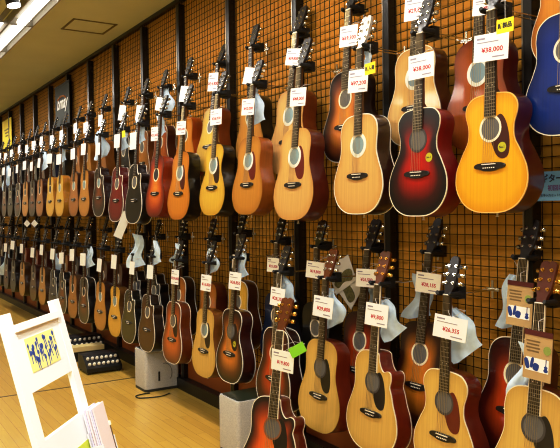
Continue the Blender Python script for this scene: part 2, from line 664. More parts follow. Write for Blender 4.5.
TOPS = {
    'yellow': [(0, '#efb224'), (.8, '#eaaa1e'), (1, '#d89612')],
    'lemon': [(0, '#e4bc48'), (.8, '#deb440'), (1, '#c69e30')],
    'blonde': [(0, '#dcb26c'), (.8, '#d6ac66'), (1, '#c89a52')],
    'pale': [(0, '#d6b662'), (.8, '#d0b05a'), (1, '#c0a04c')],
    'honey': [(0, '#c8943c'), (.8, '#c28c34'), (1, '#ac7626')],
    'orange': [(0, '#d8922e'), (.8, '#d08a28'), (1, '#b4701c')],
    'amber': [(0, '#c07828'), (.8, '#b06c22'), (1, '#945616')],
    'redbrown': [(0, '#b0601c'), (.8, '#9c4c14'), (1, '#7c340e')],
    'cherryburst': [(0, '#c41e0c'), (.4, '#a81408'), (.72, '#3a0806'), (.9, '#120605'), (1, '#0c0504')],
    'amberburst': [(0, '#e09a34'), (.4, '#d0822a'), (.72, '#683012'), (.92, '#241008'), (1, '#1a0a06')],
    'fireburst': [(0, '#ec9a34'), (.4, '#dc7424'), (.75, '#a03414'), (1, '#5e180a')],
    'orangeburst': [(0, '#d47a30'), (.5, '#c86a24'), (.8, '#94441a'), (1, '#5a2410')],
    'redburst': [(0, '#c8521a'), (.4, '#b83e10'), (.75, '#4c1008'), (1, '#220806')],
    'blackburst': [(0, '#e07c28'), (.5, '#cc581a'), (.75, '#7c2a10'), (.92, '#200a06'), (1, '#120705')],
    'darkburst': [(0, '#8a4210'), (.4, '#6e2c0c'), (.75, '#240c06'), (1, '#120605')],
    'tanburst': [(0, '#d89030'), (.45, '#c0701c'), (.8, '#3a1808'), (1, '#180a05')],
    'black': [(0, '#16140f'), (1, '#0e0c0a')],
    'olive': [(0, '#4a4420'), (.8, '#3a3418'), (1, '#1e1a0c')],
    'brown': [(0, '#5e3414'), (.8, '#50290f'), (1, '#301608')],
    'red': [(0, '#8a1014'), (.8, '#780c10'), (1, '#4a060a')],
    'blue': [(0, '#123a92'), (.7, '#0e2e80'), (1, '#0a225c')],
    'navy': [(0, '#182848'), (1, '#0e1830')],
    'tan': [(0, '#b87c34'), (.8, '#ac702c'), (1, '#8a541c')],
}

NUTZ = {('T', 0): 2.42, ('T', 1): 2.75, ('B', 0): 1.22, ('B', 1): 1.40}
FACE = {0: -.38, 1: -.20}
ALL = []


def solve(bp, npx, y, kfix=None):
    """bridge pixel + nut pixel on a hanging plane -> pose (bottom location, lean, scale)"""
    Pb = on_plane(bp[0], bp[1], y)
    best = None
    for ai in range(-12, 37):
        a = math.radians(ai * .25)
        for ki in range(84, 112):
            k = ki / 100.0
            if kfix and abs(k - kfix) > .006:
                continue
            Nn = Pb + Vector((0, math.sin(a), math.cos(a))) * (SC * k)
            px, py = proj(Nn)
            e = (px - npx[0]) ** 2 + .6 * (py - npx[1]) ** 2 + (a * 8) ** 2 * .02 + ((k - 1) * 20) ** 2 * .3
            if best is None or e < best[0]:
                best = (e, a, k)
    _, a, k = best
    loc = Pb - Vector((0, math.sin(a), math.cos(a))) * (ZB * k)
    return loc, a, k


def guitar(short, label, kind, top, side, row, rear, bridge=None, nut=None, x=None, bind=CREAM, backbind=False, pick=None, hole=HOLE_GREY,
           ros='rosette', rosm=None, headm=EBONY, slim=False, pegm=CHROME, near=True, boundneck=False, sticker=False, y=None, hang=True,
           neckm=NECKWOOD, nutz=None, dz=0.0, k=None, group=None, name='acoustic_guitar'):
    yy = FACE[rear] if y is None else y
    if bridge and nut:
        loc, a, kk = solve(bridge, nut, yy, k)
    else:
        kk = k or 1.0
        a = math.radians(2.2)
        zn = (nutz or NUTZ[(row, rear)]) + dz
        dvec = Vector((0, math.sin(a), math.cos(a)))
        if nut:                                   # only the head shows
            Pn = on_plane(nut[0], nut[1], yy + .03)
            loc = Pn - dvec * (ZN * kk)
        else:
            Pm = on_plane(x, 200, yy)
            # refine for the height of the bridge
            zb = zn - SC * kk
            for _ in range(3):
                px, py = proj(Vector((Pm.x, yy, zb)))
                Pm = on_plane(x, py, yy)
            loc = Vector((Pm.x, yy, zb)) - dvec * (ZB * kk)
    root = empty(name, loc, label, 'guitar', group)
    root.rotation_euler = (-a, 0, 0)
    root.scale = (kk, kk, kk)
    S = shapes(kind)
    obj('body', S['body'], root, m=gloss(side))
    sb = obj('soundboard', S['soundboard'], root, m=top_mat(top, TOPS[top]))
    if bind:
        obj('binding', S['binding'], root, m=bind)
    if backbind and bind:
        obj('back_binding', S['back_binding'], root, m=bind)
    obj('soundhole', G['soundhole'], sb, (0, 0, ZH), m=hole)
    obj('rosette', G[ros], sb, (0, 0, ZH), m=rosm or (BONE if ros == 'rosette_wide' else CREAM))
    if pick:
        pg = obj('pickguard', G['pickguard'], sb, (0, 0, ZH), m=mat('pick_' + pick.strip('#'), pick, .35, 0, .3))
        if sticker:
            obj('round_sticker', G['sticker'], pg, (.062, 0, -.082))
            obj('sticker_print', text_mesh('No.1', .014, BLACK_INK, .0004), pg, (.062, -.0024, -.082))
    elif sticker:
        obj('round_sticker', G['sticker'], sb, (.075, 0, ZH - .085))
        obj('sticker_print', text_mesh('No.1', .014, BLACK_INK, .0004), sb, (.075, -.0024, ZH - .085))
    br = obj('bridge', G['bridge'], root)
    obj('neck', G['neck'], root, m=neckm)
    fb = obj('fingerboard', G['fingerboard'], root)
    if boundneck:
        obj('fingerboard_edge', G['fingerboard_edge'], fb)
    hd = obj('headstock', G['headstock_slim' if slim else 'headstock'], root, (0, -.003, ZN + .004), m=headm)
    hd.rotation_euler = (-math.radians(14), 0, 0)
    zs = (.055, .095, .135)
    for z in zs:
        obj('tuning_peg', G['peg_l'], hd, (0, 0, z), m=pegm)
        obj('tuning_peg', G['peg_r'], hd, (0, 0, z), m=pegm)
    obj('nut', G['nut'], root)
    obj('saddle', G['saddle'], br)
    if near:
        for i in range(6):
            obj('string', G['string%d' % i], root)
        obj('strap_button', G['strap_button'], root)
    bpy.context.view_layer.update()
    info = dict(root=root, short=short, a=a, k=kk, y=yy, row=row, rear=rear, near=near)
    ALL.append(info)
    if hang:
        hanger(info)
    return info


# ------------------------------------------------------------------ hangers
def hanger_meshes(L):
    """origin at the neck, wall at +y distance L"""
    D = {}
    mb = MB()
    for s in (-1, 1):
        for z in (0.0,):
            mb.tube([(s * .022, .075, .0), (s * .022, L - .012, .0)], .0028, 8)
    D['arm'] = mb
    mb = MB()
    mb.box((0, L - .008, 0), (.070, .008, .016)); mb.box((0, L - .012, .022), (.012, .006, .05)); mb.box((0, L - .012, -.022), (.012, .006, .05))
    D['bracket'] = mb.mesh('bracket', CHROME)
    return D


_hang = {}


def hanger(info):
    r = info['root']
    k = info['k']
    # neck point just under the headstock flare
    P = r.matrix_world @ Vector((0, .010, ZN + .006))
    L = -P.y - .036
    lab = 'padded chrome hanger holding the ' + info['short']
    h = empty('guitar_hanger', (P.x, -.036, P.z), lab, 'hanger')
    key = round(L, 2)
    # geometry is written from the wall outwards: y = 0 at the wall, -L at the neck
    if key not in _hang:
        def T(y):
            return y - L
        a = MB(); a.tube([(-.022, -L + .07, 0), (-.022, -.004, 0)], .0028, 8)
        b_ = MB(); b_.tube([(.022, -L + .07, 0), (.022, -.004, 0)], .0028, 8)
        c = MB(); c.box((0, -.004, 0), (.072, .008, .016)); c.box((0, -.006, .0), (.012, .006, .085))
        d = MB()
        # foam yoke: cross bar behind the neck and two padded prongs
        d.tube([(-.046, -L + .032, 0), (.046, -L + .032, 0)], .015, 10)
        d.box((0, -L + .056, .004), (.060, .048, .056))
        for s in (-1, 1):
            d.tube([(s * .040, -L + .032, 0), (s * .040, -L - .025, .002), (s * .037, -L - .036, .008)], [.0125, .0115, .009], 10)
        _hang[key] = (a.mesh('wire_arm', CHROME, 40), b_.mesh('wire_arm', CHROME, 40), c.mesh('bracket', CHROME), d.mesh('yoke', BLACKRUB, 40))
    A = _hang[key]
    obj('wire_arm', A[0], h); obj('wire_arm', A[1], h); obj('bracket', A[2], h); obj('yoke', A[3], h)


# ------------------------------------------------------------------ tags and cloths
def card_mesh(w, h, m):
    mb = MB(); mb.box((0, 0, 0), (w, .0016, h)); return mb.mesh('card', m)


_cards = {}


def price_tag(info, price=None, px=None, size=(.115, .086), turn=None, tilt=None, zl=.70, y=None, ink=PINK_INK, lab=None):
    r = info['root']
    base = r.matrix_world @ Vector((0, -.018, zl))
    if px:
        base = on_plane(px[0], px[1], base.y - .012 if y is None else y)
    size = (size[0] * 1.28, size[1] * 1.2)
    key = size
    if key not in _cards:
        _cards[key] = card_mesh(key[0], key[1], PAPER)
    t = empty('price_tag', base, lab or 'white price tag on the ' + info['short'], 'price tag', 'price tags on the guitars')
    t.rotation_euler = (math.radians(-4), math.radians(random.uniform(-4, 4) if tilt is None else tilt), math.radians((random.uniform(4, 20) if turn is None else turn + 14)))
    obj('card', _cards[key], t)
    w, hh = size
    # cord round the neck
    mb = MB()
    nk = r.matrix_world @ Vector((0, -.006, 0))
    back = (r.matrix_world @ Vector((0, .03, zl))).y - base.y
    mb.tube([(0, -.001, hh / 2 - .006), (-.030, .02, hh / 2 + .02), (-.034, back, hh / 2 + .03), (.034, back, hh / 2 + .03), (.030, .02, hh / 2 + .02), (0, -.001, hh / 2 - .006)], .0011, 5)
    obj('cord', mb.mesh('cord', CORD), t)
    if price:
        obj('price_print', text_mesh(price, hh * .25, ink, .0006), t, (w * .04, -.0016, -hh * .10))
        mb = MB()
        mb.box((-w * .30, -.0012, hh * .34), (w * .24, .0006, hh * .07))
        obj('small_print', mb.mesh('small_print', mat('faint_ink', '#9a96a4', .7)), t)
        mb = MB(); mb.box((-.1 * w, -.0012, hh * .2), (w * .62, .0006, hh * .035))
        obj('small_print', mb.mesh('small_print', mat('faint_ink', '#9a96a4', .7)), t)
        mb = MB(); mb.box((w * .22, -.0012, -hh * .36), (w * .35, .0006, hh * .05))
        obj('small_print', mb.mesh('small_print', mat('faint_ink', '#9a96a4', .7)), t)
    return t


def cloth_mesh(seed, w=.125, h=.19):
    rnd = random.Random(seed)
    nx, nz = 9, 13
    ph = [rnd.uniform(0, 6) for _ in range(4)]
    vs = []; fs = []
    for side in (0, 1):
        for j in range(nz):
            v = j / (nz - 1)
            for i in range(nx):
                u = i / (nx - 1)
                wl = w * (.55 + .5 * v - .12 * math.sin(v * 5 + ph[0])) * .9
                x = (u - .5) * wl + .014 * math.sin(v * 7 + ph[1])
                z = -v * h * (1 - .16 * abs(u - .2 - .1 * math.sin(ph[2]))) + 0 * (v > .8) + .02 * (u - .5) * (v - .3)
                bul = .012 * math.sin(PI * u) * math.sin(PI * min(1, v * 1.05))
                fold = .005 * math.sin(u * 14 + v * 4 + ph[3])
                y = (fold - bul) if side == 0 else (fold + bul + .003)
                vs.append((x, y, z))
    N = nx * nz
    for j in range(nz - 1):
        for i in range(nx - 1):
            a = j * nx + i
            fs.append((a, a + 1, a + nx + 1, a + nx))
            fs.append((N + a, N + a + nx, N + a + nx + 1, N + a + 1))
    for j in range(nz - 1):
        for i in (0, nx - 1):
            a = j * nx + i
            fs.append((a, a + nx, N + a + nx, N + a))
    for i in range(nx - 1):
        for j in (0, nz - 1):
            a = j * nx + i
            fs.append((a, a + 1, N + a + 1, N + a))
    mb = MB(); mb.add(vs, fs)
    return mb.mesh('bag', BLUE_CLOTH, 60)


_cl = [cloth_mesh(s) for s in range(4)]


def cloth(info, px=None, off=(.03, .045), zl=.76, s=1.0, rot=0.0, k=0, label=None):
    r = info['root']
    base = r.matrix_world @ Vector((off[0], off[1], zl))
    if px:
        base = on_plane(px[0], px[1], base.y)
    base = base + Vector((0, 0, .085 * s if px else 0))
    t = empty('polishing_cloth', base, label or 'light blue cloth on the ' + info['short'], 'cloth', 'blue cloths on the guitars')
    t.rotation_euler = (0, math.radians(rot), math.radians(random.uniform(14, 34)))
    t.scale = (s, s, s)
    obj('cloth_fold', _cl[k % 4], t)
    mb = MB(); mb.tube([(0, 0, -.004), (0, 0, .03), (-off[0] / s * .5, 0, .05)], .0012, 5)
    obj('cord', mb.mesh('cord', CORD), t)
    return t


# ------------------------------------------------------------------ TOP ROW, front and rear, right to left
T = {}
T['blue'] = guitar('blue guitar with cream edging', 'glossy blue guitar with cream edging at the right end of the top row', 'dread', 'blue', '#10183c', 'T', 0,
                   bridge=(565, 86), nut=(572, -84), ros='rosette', backbind=True, k=.95, y=-.265)
T['orange'] = guitar('orange guitar behind the blue one', 'orange guitar hung high, mostly hidden behind the blue guitar', 'dread', 'orange', '#9a4a10', 'T', 1,
                     bridge=(566, 22), nut=(572, -140), k=.86, y=-.135)
T['yellow'] = guitar('bright yellow folk guitar', 'bright yellow folk guitar with dark brown pickguard and round sticker, top row', 'folk', 'yellow', '#4a120c', 'T', 0,
                     bridge=(490, 165), nut=(492, 10), pick='#4a1c10', sticker=True, hole=HOLE_GREY, bind=mat('amber_edge', '#e8c070', .4))
T['redback'] = guitar('red-brown guitar behind the bright yellow one', 'red-brown guitar with wide white rosette, hung behind the bright yellow guitar', 'dread', 'redbrown', '#5a1410', 'T', 1,
                      bridge=(477, 106), nut=(481, -36), ros='rosette_wide', hole=HOLE_BLUE, bind=None)
T['cherry'] = guitar('black-edged red sunburst guitar', 'black-edged red sunburst guitar with white edging and small round sticker, top row', 'folk', 'cherryburst', '#7a0e10', 'T', 0,
                     bridge=(417, 173), nut=(421, 34), hole=HOLE_GREY, ros='rosette', rosm=mat('grey_ring', '#4c4644', .4), sticker=True)
T['cherryback'] = guitar('blonde guitar behind the black-edged sunburst', 'blonde guitar hung behind the black-edged red sunburst guitar', 'dread', 'blonde', '#4a120c', 'T', 1,
                         bridge=(413, 107), nut=(417, -18), ros='rosette_wide', hole=HOLE_BLUE)
T['nick'] = guitar('blonde guitar without a pickguard', 'blonde guitar without a pickguard, a red nick below its bridge, top row', 'dread', 'blonde', '#2e120c', 'T', 0,
                   bridge=(357.5, 175), nut=(360.5, 49), ros='rosette_wide', hole=HOLE_BLUE, backbind=True, bind=BONE, headm=mat('head_grey', '#b8b0a4', .25, .2, .3))
T['nickback'] = guitar('amber sunburst behind the pickguard-less blonde guitar', 'amber sunburst guitar with dark edge, hung behind the blonde guitar without pickguard', 'dread', 'amberburst', '#220c08', 'T', 1,
                       bridge=(344, 126), nut=(349, 10), bind=mat('grey_edge', '#b0a898', .4))
T['rust'] = guitar('big blonde guitar with rust-red pickguard', 'big blonde guitar with rust-red pickguard, top row beside the steel post', 'dread', 'blonde', '#5c1c0e', 'T', 0,
                   bridge=(293, 184), nut=(300, 68), pick='#6e1c10', ros='rosette_wide', hole=HOLE_BLUE, bind=None)
T['rustback'] = guitar('blonde guitar behind the rust-red-pickguard one', 'blonde guitar hung behind the big blonde guitar with rust-red pickguard', 'dread', 'blonde', '#7a2c10', 'T', 1,
                       bridge=(287, 141), nut=(296, 33), ros='rosette_wide', hole=HOLE_BLUE, bind=None)
T['honey'] = guitar('honey guitar with rust-red pickguard', 'smaller honey-coloured guitar with rust-red pickguard and brown sides, top row', 'dread', 'honey', '#9a5018', 'T', 0,
                    bridge=(247, 184), nut=(253, 85), pick='#6e1c10', ros='rosette_wide', hole=HOLE_BLUE, bind=None)
T['honeyback'] = guitar('black-sided amber guitar behind the honey one', 'amber guitar with black sides, hung behind the honey-coloured guitar', 'dread', 'honey', '#0c0a0a', 'T', 1,
                        nut=(251, 48), bind=None, near=False)
T['lemon'] = guitar('lemon-yellow round-bodied guitar', 'lemon-yellow round-bodied guitar with dark pickguard and black sides, top row', 'folk', 'lemon', '#0e0a08', 'T', 0,
                    bridge=(212, 187), nut=(218, 95), pick='#3a1c10', ros='rosette_wide', hole=HOLE_BLUE, bind=None)
T['lemonback'] = guitar('lemon guitar with brown sides behind another', 'yellow guitar with brown sides, hung behind the lemon-yellow round-bodied guitar', 'dread', 'lemon', '#7c3010', 'T', 1,
                        bridge=(208, 146), nut=(218, 64), bind=None, near=False)
T['slim'] = guitar('orange guitar with white rosette', 'orange guitar with white rosette and dark red pickguard, black sides, top row', 'dread', 'orange', '#0e0a08', 'T', 0,
                   bridge=(178.5, 193), nut=(184.5, 107), pick='#5a1c10', ros='rosette_wide', hole=HOLE_BLUE, bind=None)
T['slimback'] = guitar('flame-sided guitar behind the white-rosette orange one', 'guitar with bright orange sides, behind the orange guitar with white rosette', 'dread', 'orange', '#b04812', 'T', 1,
                       nut=(186, 77), bind=None, near=False)
T['fire'] = guitar('fiery red-orange sunburst guitar', 'fiery red-orange sunburst guitar, first right of the black cutaway, top row', 'dread', 'fireburst', '#8c2c0e', 'T', 0,
                   bridge=(155, 193), nut=(160, 115), bind=None, hole=HOLE, near=False)
T['fireback'] = guitar('dark red guitar behind the fiery sunburst', 'dark red guitar with white back edging, hung behind the fiery sunburst', 'dread', 'redbrown', '#4a140c', 'T', 1,
                       nut=(161.5, 88), backbind=True, near=False)
T['blackcut'] = guitar('black cutaway guitar of the top row', 'black cutaway guitar with white edging, between the red cutaway and fiery sunburst', 'dread_cut', 'black', '#0c0c0c', 'T', 0,
                       bridge=(133.5, 200), nut=(138, 124), bind=BONE, backbind=True, near=False)
T['blackcutback'] = guitar('tan guitar behind the top black cutaway', 'tan guitar hung behind the black cutaway of the top row', 'dread', 'tan', '#7c3c14', 'T', 1, nut=(143, 96), near=False)
T['redcut'] = guitar('glossy red cutaway guitar', 'glossy red cutaway guitar with cream edging, top row', 'dread_cut', 'red', '#5a0a0c', 'T', 0,
                     bridge=(116, 200), nut=(120, 130), bind=BONE, backbind=True, near=False)
T['redcutback'] = guitar('black guitar behind the glossy red cutaway', 'black guitar hung behind the glossy red cutaway', 'dread', 'black', '#0c0c0c', 'T', 1, nut=(124.5, 103), near=False)

ORD = ['first', 'second', 'third', 'fourth', 'fifth', 'sixth', 'seventh', 'eighth', 'ninth', 'tenth', 'eleventh', 'twelfth', 'thirteenth', 'fourteenth']
far_top = [(98.5, 'darkburst', '#2a0e08', 'dread_cut', 'brown cutaway', 'tan', '#8a5020'),
           (84, 'honey', '#4c2410', 'dread', 'honey', 'honey', '#8c5418'),
           (73.5, 'tan', '#2a120c', 'dread', 'tan', 'tan', '#7a4a1a'),
           (59.5, 'lemon', '#b07820', 'dread', 'golden', 'black', '#0c0c0c'),
           (50, 'lemon', '#a06c1c', 'dread', 'golden', 'navy', '#142038'),
           (39.5, 'tan', '#3a180c', 'dread', 'tan', 'brown', '#2a100a'),
           (32, 'darkburst', '#1c0a08', 'dread', 'dark sunburst', 'black', '#0c0c0c'),
           (25, 'honey', '#3a2010', 'dread', 'honey', 'darkburst', '#2a100a'),
           (17.5, 'darkburst', '#1c0808', 'dread', 'dark brown', 'black', '#101010'),
           (10, 'black', '#14100c', 'dread', 'black', 'navy', '#142038'),
           (4, 'darkburst', '#200c08', 'dread', 'dark sunburst', 'brown', '#2a180c'),
           (-2, 'brown', '#200808', 'dread', 'brown', 'black', '#101010')]
FT = []
for i, (x, top, side, kind, cn, rtop, rside) in enumerate(far_top):
    sh = '%s guitar, %s left of the glossy red cutaway' % (cn, ORD[i])
    g = guitar(sh, '%s, front guitar of the top row' % sh, kind, top, side, 'T', 0, x=x, near=False, bind=(BONE if kind.endswith('cut') or i == 8 else None), hole=HOLE_BLUE if i < 4 else HOLE, dz=-.01)
    FT.append(g)
    g2 = guitar('rear guitar behind the %s guitar left of the red cutaway' % ORD[i], 'rear guitar with dark head, behind the %s guitar left of the glossy red cutaway' % ORD[i], 'dread', rtop, rside, 'T', 1,
                x=x + 1.0 * (100 + x) / 200.0 + 1.5, near=False, bind=None)
    FT.append(g2)

# ------------------------------------------------------------------ BOTTOM ROW
B = {}
B['end'] = guitar('blonde guitar at the lower right corner', 'blonde guitar with black pickguard at the lower right corner, brown leaflet on its neck', 'dread', 'pale', '#5a1810', 'B', 0,
                  bridge=(531, 466), nut=(541, 303), pick='#1a1210', headm=mat('head_redwood', '#5a2416', .3, 0, .4), pegm=GOLD, boundneck=True, rosm=mat('grey_ring', '#4c4644', .4))
B['endback'] = guitar('red sunburst behind the lower right blonde guitar', 'red sunburst guitar with white edging, hung behind the blonde guitar in the lower right corner', 'dread', 'redburst', '#4a140c', 'B', 1,
                      bridge=(512, 411), nut=(524, 259), bind=CREAM, boundneck=True)
B['small'] = guitar('small pale guitar with tortoiseshell pickguard', 'small pale guitar with red tortoiseshell pickguard and red-brown sides, bottom row', 'folk', 'pale', '#6a2010', 'B', 0,
                    bridge=(443, 435.5), nut=(448, 295), pick='#6a160c', headm=mat('head_dark', '#1c100c', .4, 0, .1), rosm=mat('grey_ring', '#4c4644', .4), slim=True)
B['smallback'] = guitar('tan sunburst behind the small pale guitar', 'black-edged tan sunburst guitar, hung behind the small pale guitar', 'dread', 'tanburst', '#5a1c10', 'B', 1,
                        bridge=(417, 385), nut=(429, 254), bind=None, headm=mat('head_dark', '#1c100c', .4, 0, .1), slim=True)
B['palecut'] = guitar('pale cutaway guitar with black pickguard', 'pale cutaway guitar with black pickguard, red-brown sides and gold pegs, bottom row', 'dread_cut', 'pale', '#7c2410', 'B', 0,
                      bridge=(371, 412), nut=(378, 285), pick='#1a120e', headm=mat('head_koa', '#6a3414', .25, 0, .5), pegm=GOLD, backbind=True, rosm=mat('grey_ring', '#4c4644', .4), boundneck=True)
B['palecutback'] = guitar('brown guitar behind the pale cutaway', 'brown guitar with dark head, hung behind the pale cutaway guitar', 'dread', 'redburst', '#5a1c0e', 'B', 1,
                          bridge=(357, 369), nut=(368, 250), bind=None)
B['pale'] = guitar('pale square-shouldered guitar with black pickguard', 'pale square-shouldered guitar with black pickguard, bottom row, right of the standing sunburst cutaway', 'dread', 'pale', '#74240e', 'B', 0,
                   bridge=(318.5, 395), nut=(326, 279), pick='#16100e', headm=mat('head_koa', '#6a3414', .25, 0, .5), bind=None, rosm=mat('grey_ring', '#4c4644', .4))
B['paleback'] = guitar('black guitar behind the square-shouldered pale one', 'black guitar with glossy head, hung behind the pale square-shouldered guitar', 'dread', 'black', '#0c0b0c', 'B', 1,
                       nut=(317, 248), bind=None, headm=mat('head_black', '#0a0a0a', .2, 0, .6))
B['dark'] = guitar('dark red sunburst behind the standing cutaway', 'dark red sunburst guitar with white edging, hung behind the standing sunburst cutaway', 'dread', 'redburst', '#2a0c08', 'B', 0,
                   bridge=(273, 378), nut=(280, 273), bind=BONE, backbind=True, boundneck=True)
B['darkback'] = guitar('navy guitar behind the dark red sunburst', 'navy blue guitar, hung behind the dark red sunburst of the bottom row', 'dread', 'navy', '#0c1424', 'B', 1,
                       nut=(277, 243), bind=None)
B['burst'] = guitar('sunburst guitar with round sticker', 'black-edged orange sunburst guitar with a round sticker on its pickguard, bottom row', 'folk', 'amberburst', '#3a120a', 'B', 0,
                    bridge=(229.5, 353), nut=(236, 259), bind=BONE, backbind=True, pick='#2a120c', sticker=True, rosm=mat('grey_ring', '#4c4644', .4))
B['burstback'] = guitar('yellow guitar behind the stickered sunburst', 'yellow guitar, hung behind the sunburst with a sticker on its pickguard', 'dread', 'lemon', '#3a140c', 'B', 1,
                        nut=(239, 235), bind=BONE, backbind=True)
B['yell'] = guitar('yellow guitar with dark pickguard', 'yellow guitar with dark pickguard and white rosette in the bottom row', 'dread', 'pale', '#7a4416', 'B', 0,
                   bridge=(203.5, 350), nut=(208, 264), pick='#2a160e', ros='rosette_wide', hole=HOLE_BLUE, bind=None)
B['yellback'] = guitar('orange guitar behind the bottom yellow one', 'orange guitar, hung behind the yellow guitar of the bottom row', 'dread', 'amber', '#5a200c', 'B', 1,
                       nut=(209, 240), bind=None, near=False)
B['org'] = guitar('orange sunburst above the left grey box', 'orange sunburst guitar with white edging, right above the left grey box', 'dread', 'orangeburst', '#6a2c0e', 'B', 0,
                  bridge=(172, 339), nut=(176, 261), bind=BONE, backbind=True, pick='#2a160e')
B['orgback'] = guitar('amber guitar behind the orange sunburst', 'amber guitar, hung behind the orange sunburst of the bottom row', 'dread', 'amber', '#1a0c08', 'B', 1,
                      nut=(179.5, 238), bind=BONE, backbind=True, near=False)
B['dcut'] = guitar('dark brown cutaway guitar', 'dark brown cutaway guitar with white edging, above the left grey box', 'dread_cut', 'brown', '#140c0a', 'B', 0,
                   bridge=(146.5, 329), nut=(150.5, 257), bind=BONE, backbind=True, near=False)
B['dcutback'] = guitar('black guitar behind the dark brown cutaway', 'black guitar with white edging, hung behind the dark brown cutaway', 'dread_cut', 'black', '#0a0a0c', 'B', 1,
                       nut=(155, 238), bind=BONE, backbind=True, near=False)
B['ocut'] = guitar('olive cutaway guitar', 'dull olive cutaway guitar with black sides, bottom row', 'dread_cut', 'olive', '#0c0a08', 'B', 0,
                   bridge=(128.5, 322), nut=(132, 255), bind=BONE, backbind=True, near=False)
B['ocutback'] = guitar('navy guitar behind the olive cutaway', 'navy guitar with white edging, hung behind the olive cutaway', 'dread_cut', 'navy', '#0a0c14', 'B', 1,
                       nut=(136, 237), bind=BONE, backbind=True, near=False)
far_bot = [(114.5, 'lemon', '#5c3812', 'folk', 'yellow', 'brown', '#3a180c'),
           (100, 'honey', '#2a120c', 'dread', 'honey', 'brown', '#3a180c'),
           (83.5, 'darkburst', '#0c0908', 'dread', 'dark brown', 'black', '#0a0a0a'),
           (72.5, 'tan', '#4a2c14', 'dread', 'tan', 'darkburst', '#2a100a'),
           (62, 'darkburst', '#120a0a', 'dread_cut', 'dark red cutaway', 'tan', '#5a280e'),
           (53, 'navy', '#0c1018', 'dread_cut', 'navy cutaway', 'redbrown', '#5a240e'),
           (42, 'honey', '#3a2410', 'dread', 'honey', 'brown', '#3a140c'),
           (33, 'brown', '#2a0e0a', 'dread', 'brown', 'redbrown', '#5a200e'),
           (22, 'honey', '#3a2410', 'dread', 'honey', 'redbrown', '#5a240e'),
           (13, 'black', '#140c08', 'dread', 'black', 'black', '#101010'),
           (6, 'darkburst', '#200c08', 'dread', 'dark red', 'black', '#101010'),
           (-1, 'navy', '#101828', 'dread', 'navy', 'brown', '#201008')]
FB = []
for i, (x, top, side, kind, cn, rtop, rside) in enumerate(far_bot):
    sh = '%s guitar, %s left of the olive cutaway' % (cn, ORD[i])
    g = guitar(sh, '%s, front guitar of the bottom row' % sh, kind, top, side, 'B', 0, x=x, near=False, bind=(BONE if kind.endswith('cut') or i == 2 else None), backbind=(i in (2, 4, 5)), hole=HOLE_BLUE if i < 2 else HOLE)
    FB.append(g)
    g2 = guitar('rear guitar behind the %s guitar left of the olive cutaway' % ORD[i], 'rear guitar with dark head, behind the %s guitar left of the olive cutaway' % ORD[i], 'dread', rtop, rside, 'B', 1,
                x=x + 1.0 * (100 + x) / 200.0 + 1.5, near=False, bind=None)
    FB.append(g2)

# the sunburst cutaway on a floor stand
B['stand'] = guitar('standing sunburst cutaway', 'orange and black sunburst cutaway guitar with white edging, standing on a floor stand', 'dread_cut', 'blackburst', '#6c1c0e', 'B', 0,
                    bridge=(269, 458), nut=(285.5, 331), y=-.78, hang=False, bind=BONE, backbind=True, pick='#120c0a', headm=mat('head_koa', '#6a3414', .25, 0, .5), pegm=GOLD, boundneck=True, rosm=mat('brown_ring', '#8a5a3a', .4))
r = B['stand']['root']
hole_px = proj(r.matrix_world @ Vector((0, 0, ZH)))
r.rotation_euler.z = math.radians(20)
for _ in range(6):                              # turned towards the aisle, sound hole kept in place
    bpy.context.view_layer.update()
    q_ = proj(r.matrix_world @ Vector((0, 0, ZH)))
    r.location.x += (hole_px[0] - q_[0]) * .006
bpy.context.view_layer.update()
Ps = r.location
st = empty('guitar_stand', (Ps.x, Ps.y + .1, 0), 'black tubular floor stand under the standing sunburst cutaway guitar', 'guitar stand')
Mi = Matrix.Translation(-Vector((Ps.x, Ps.y + .1, 0)))
zb_ = Ps.z
mb = MB(); mb.tube([(0, .12, .05), (0, .135, .14), (0, .14, .20)], .011, 10); obj('pole', mb.mesh('pole', BLACKRUB, 40), st)
for s, yv in ((-.22, -.15), (.22, -.15), (0, .40)):
    mb = MB(); mb.tube([(0, .12, .10), (s * .6, .12 + (yv - .12) * .6, .06), (s, yv, .012)], .009, 8); obj('leg', mb.mesh('leg', BLACKRUB, 40), st)
for s in (-1, 1):
    mb = MB(); mb.tube([(0, .13, .09), (s * .1, .06, zb_ - .02), (s * .1, -.10, zb_ - .014), (s * .1, -.135, zb_ + .012)], .008, 8); obj('cradle_arm', mb.mesh('cradle_arm', BLACKRUB, 40), st)

# ------------------------------------------------------------------ price tags, stickers, cloths
def sticker_card(px, y, text, w, h, m, ink, label, rot=0.0, turn=0.0, cat='card'):
    P = on_plane(px[0], px[1], y)
    t = empty('shop_card', P, label, cat)
    t.rotation_euler = (0, math.radians(rot), math.radians(turn))
    obj('card', card_mesh(w, h, m), t)
    if text:
        obj('print', text_mesh(text, h * .42, ink, .0007), t, (0, -.0018, 0))
    mb = MB(); mb.tube([(0, 0, h / 2), (-.01, .01, h / 2 + .05), (-.02, .02, h / 2 + .10)], .001, 5); obj('cord', mb.mesh('cord', CORD), t)
    return t


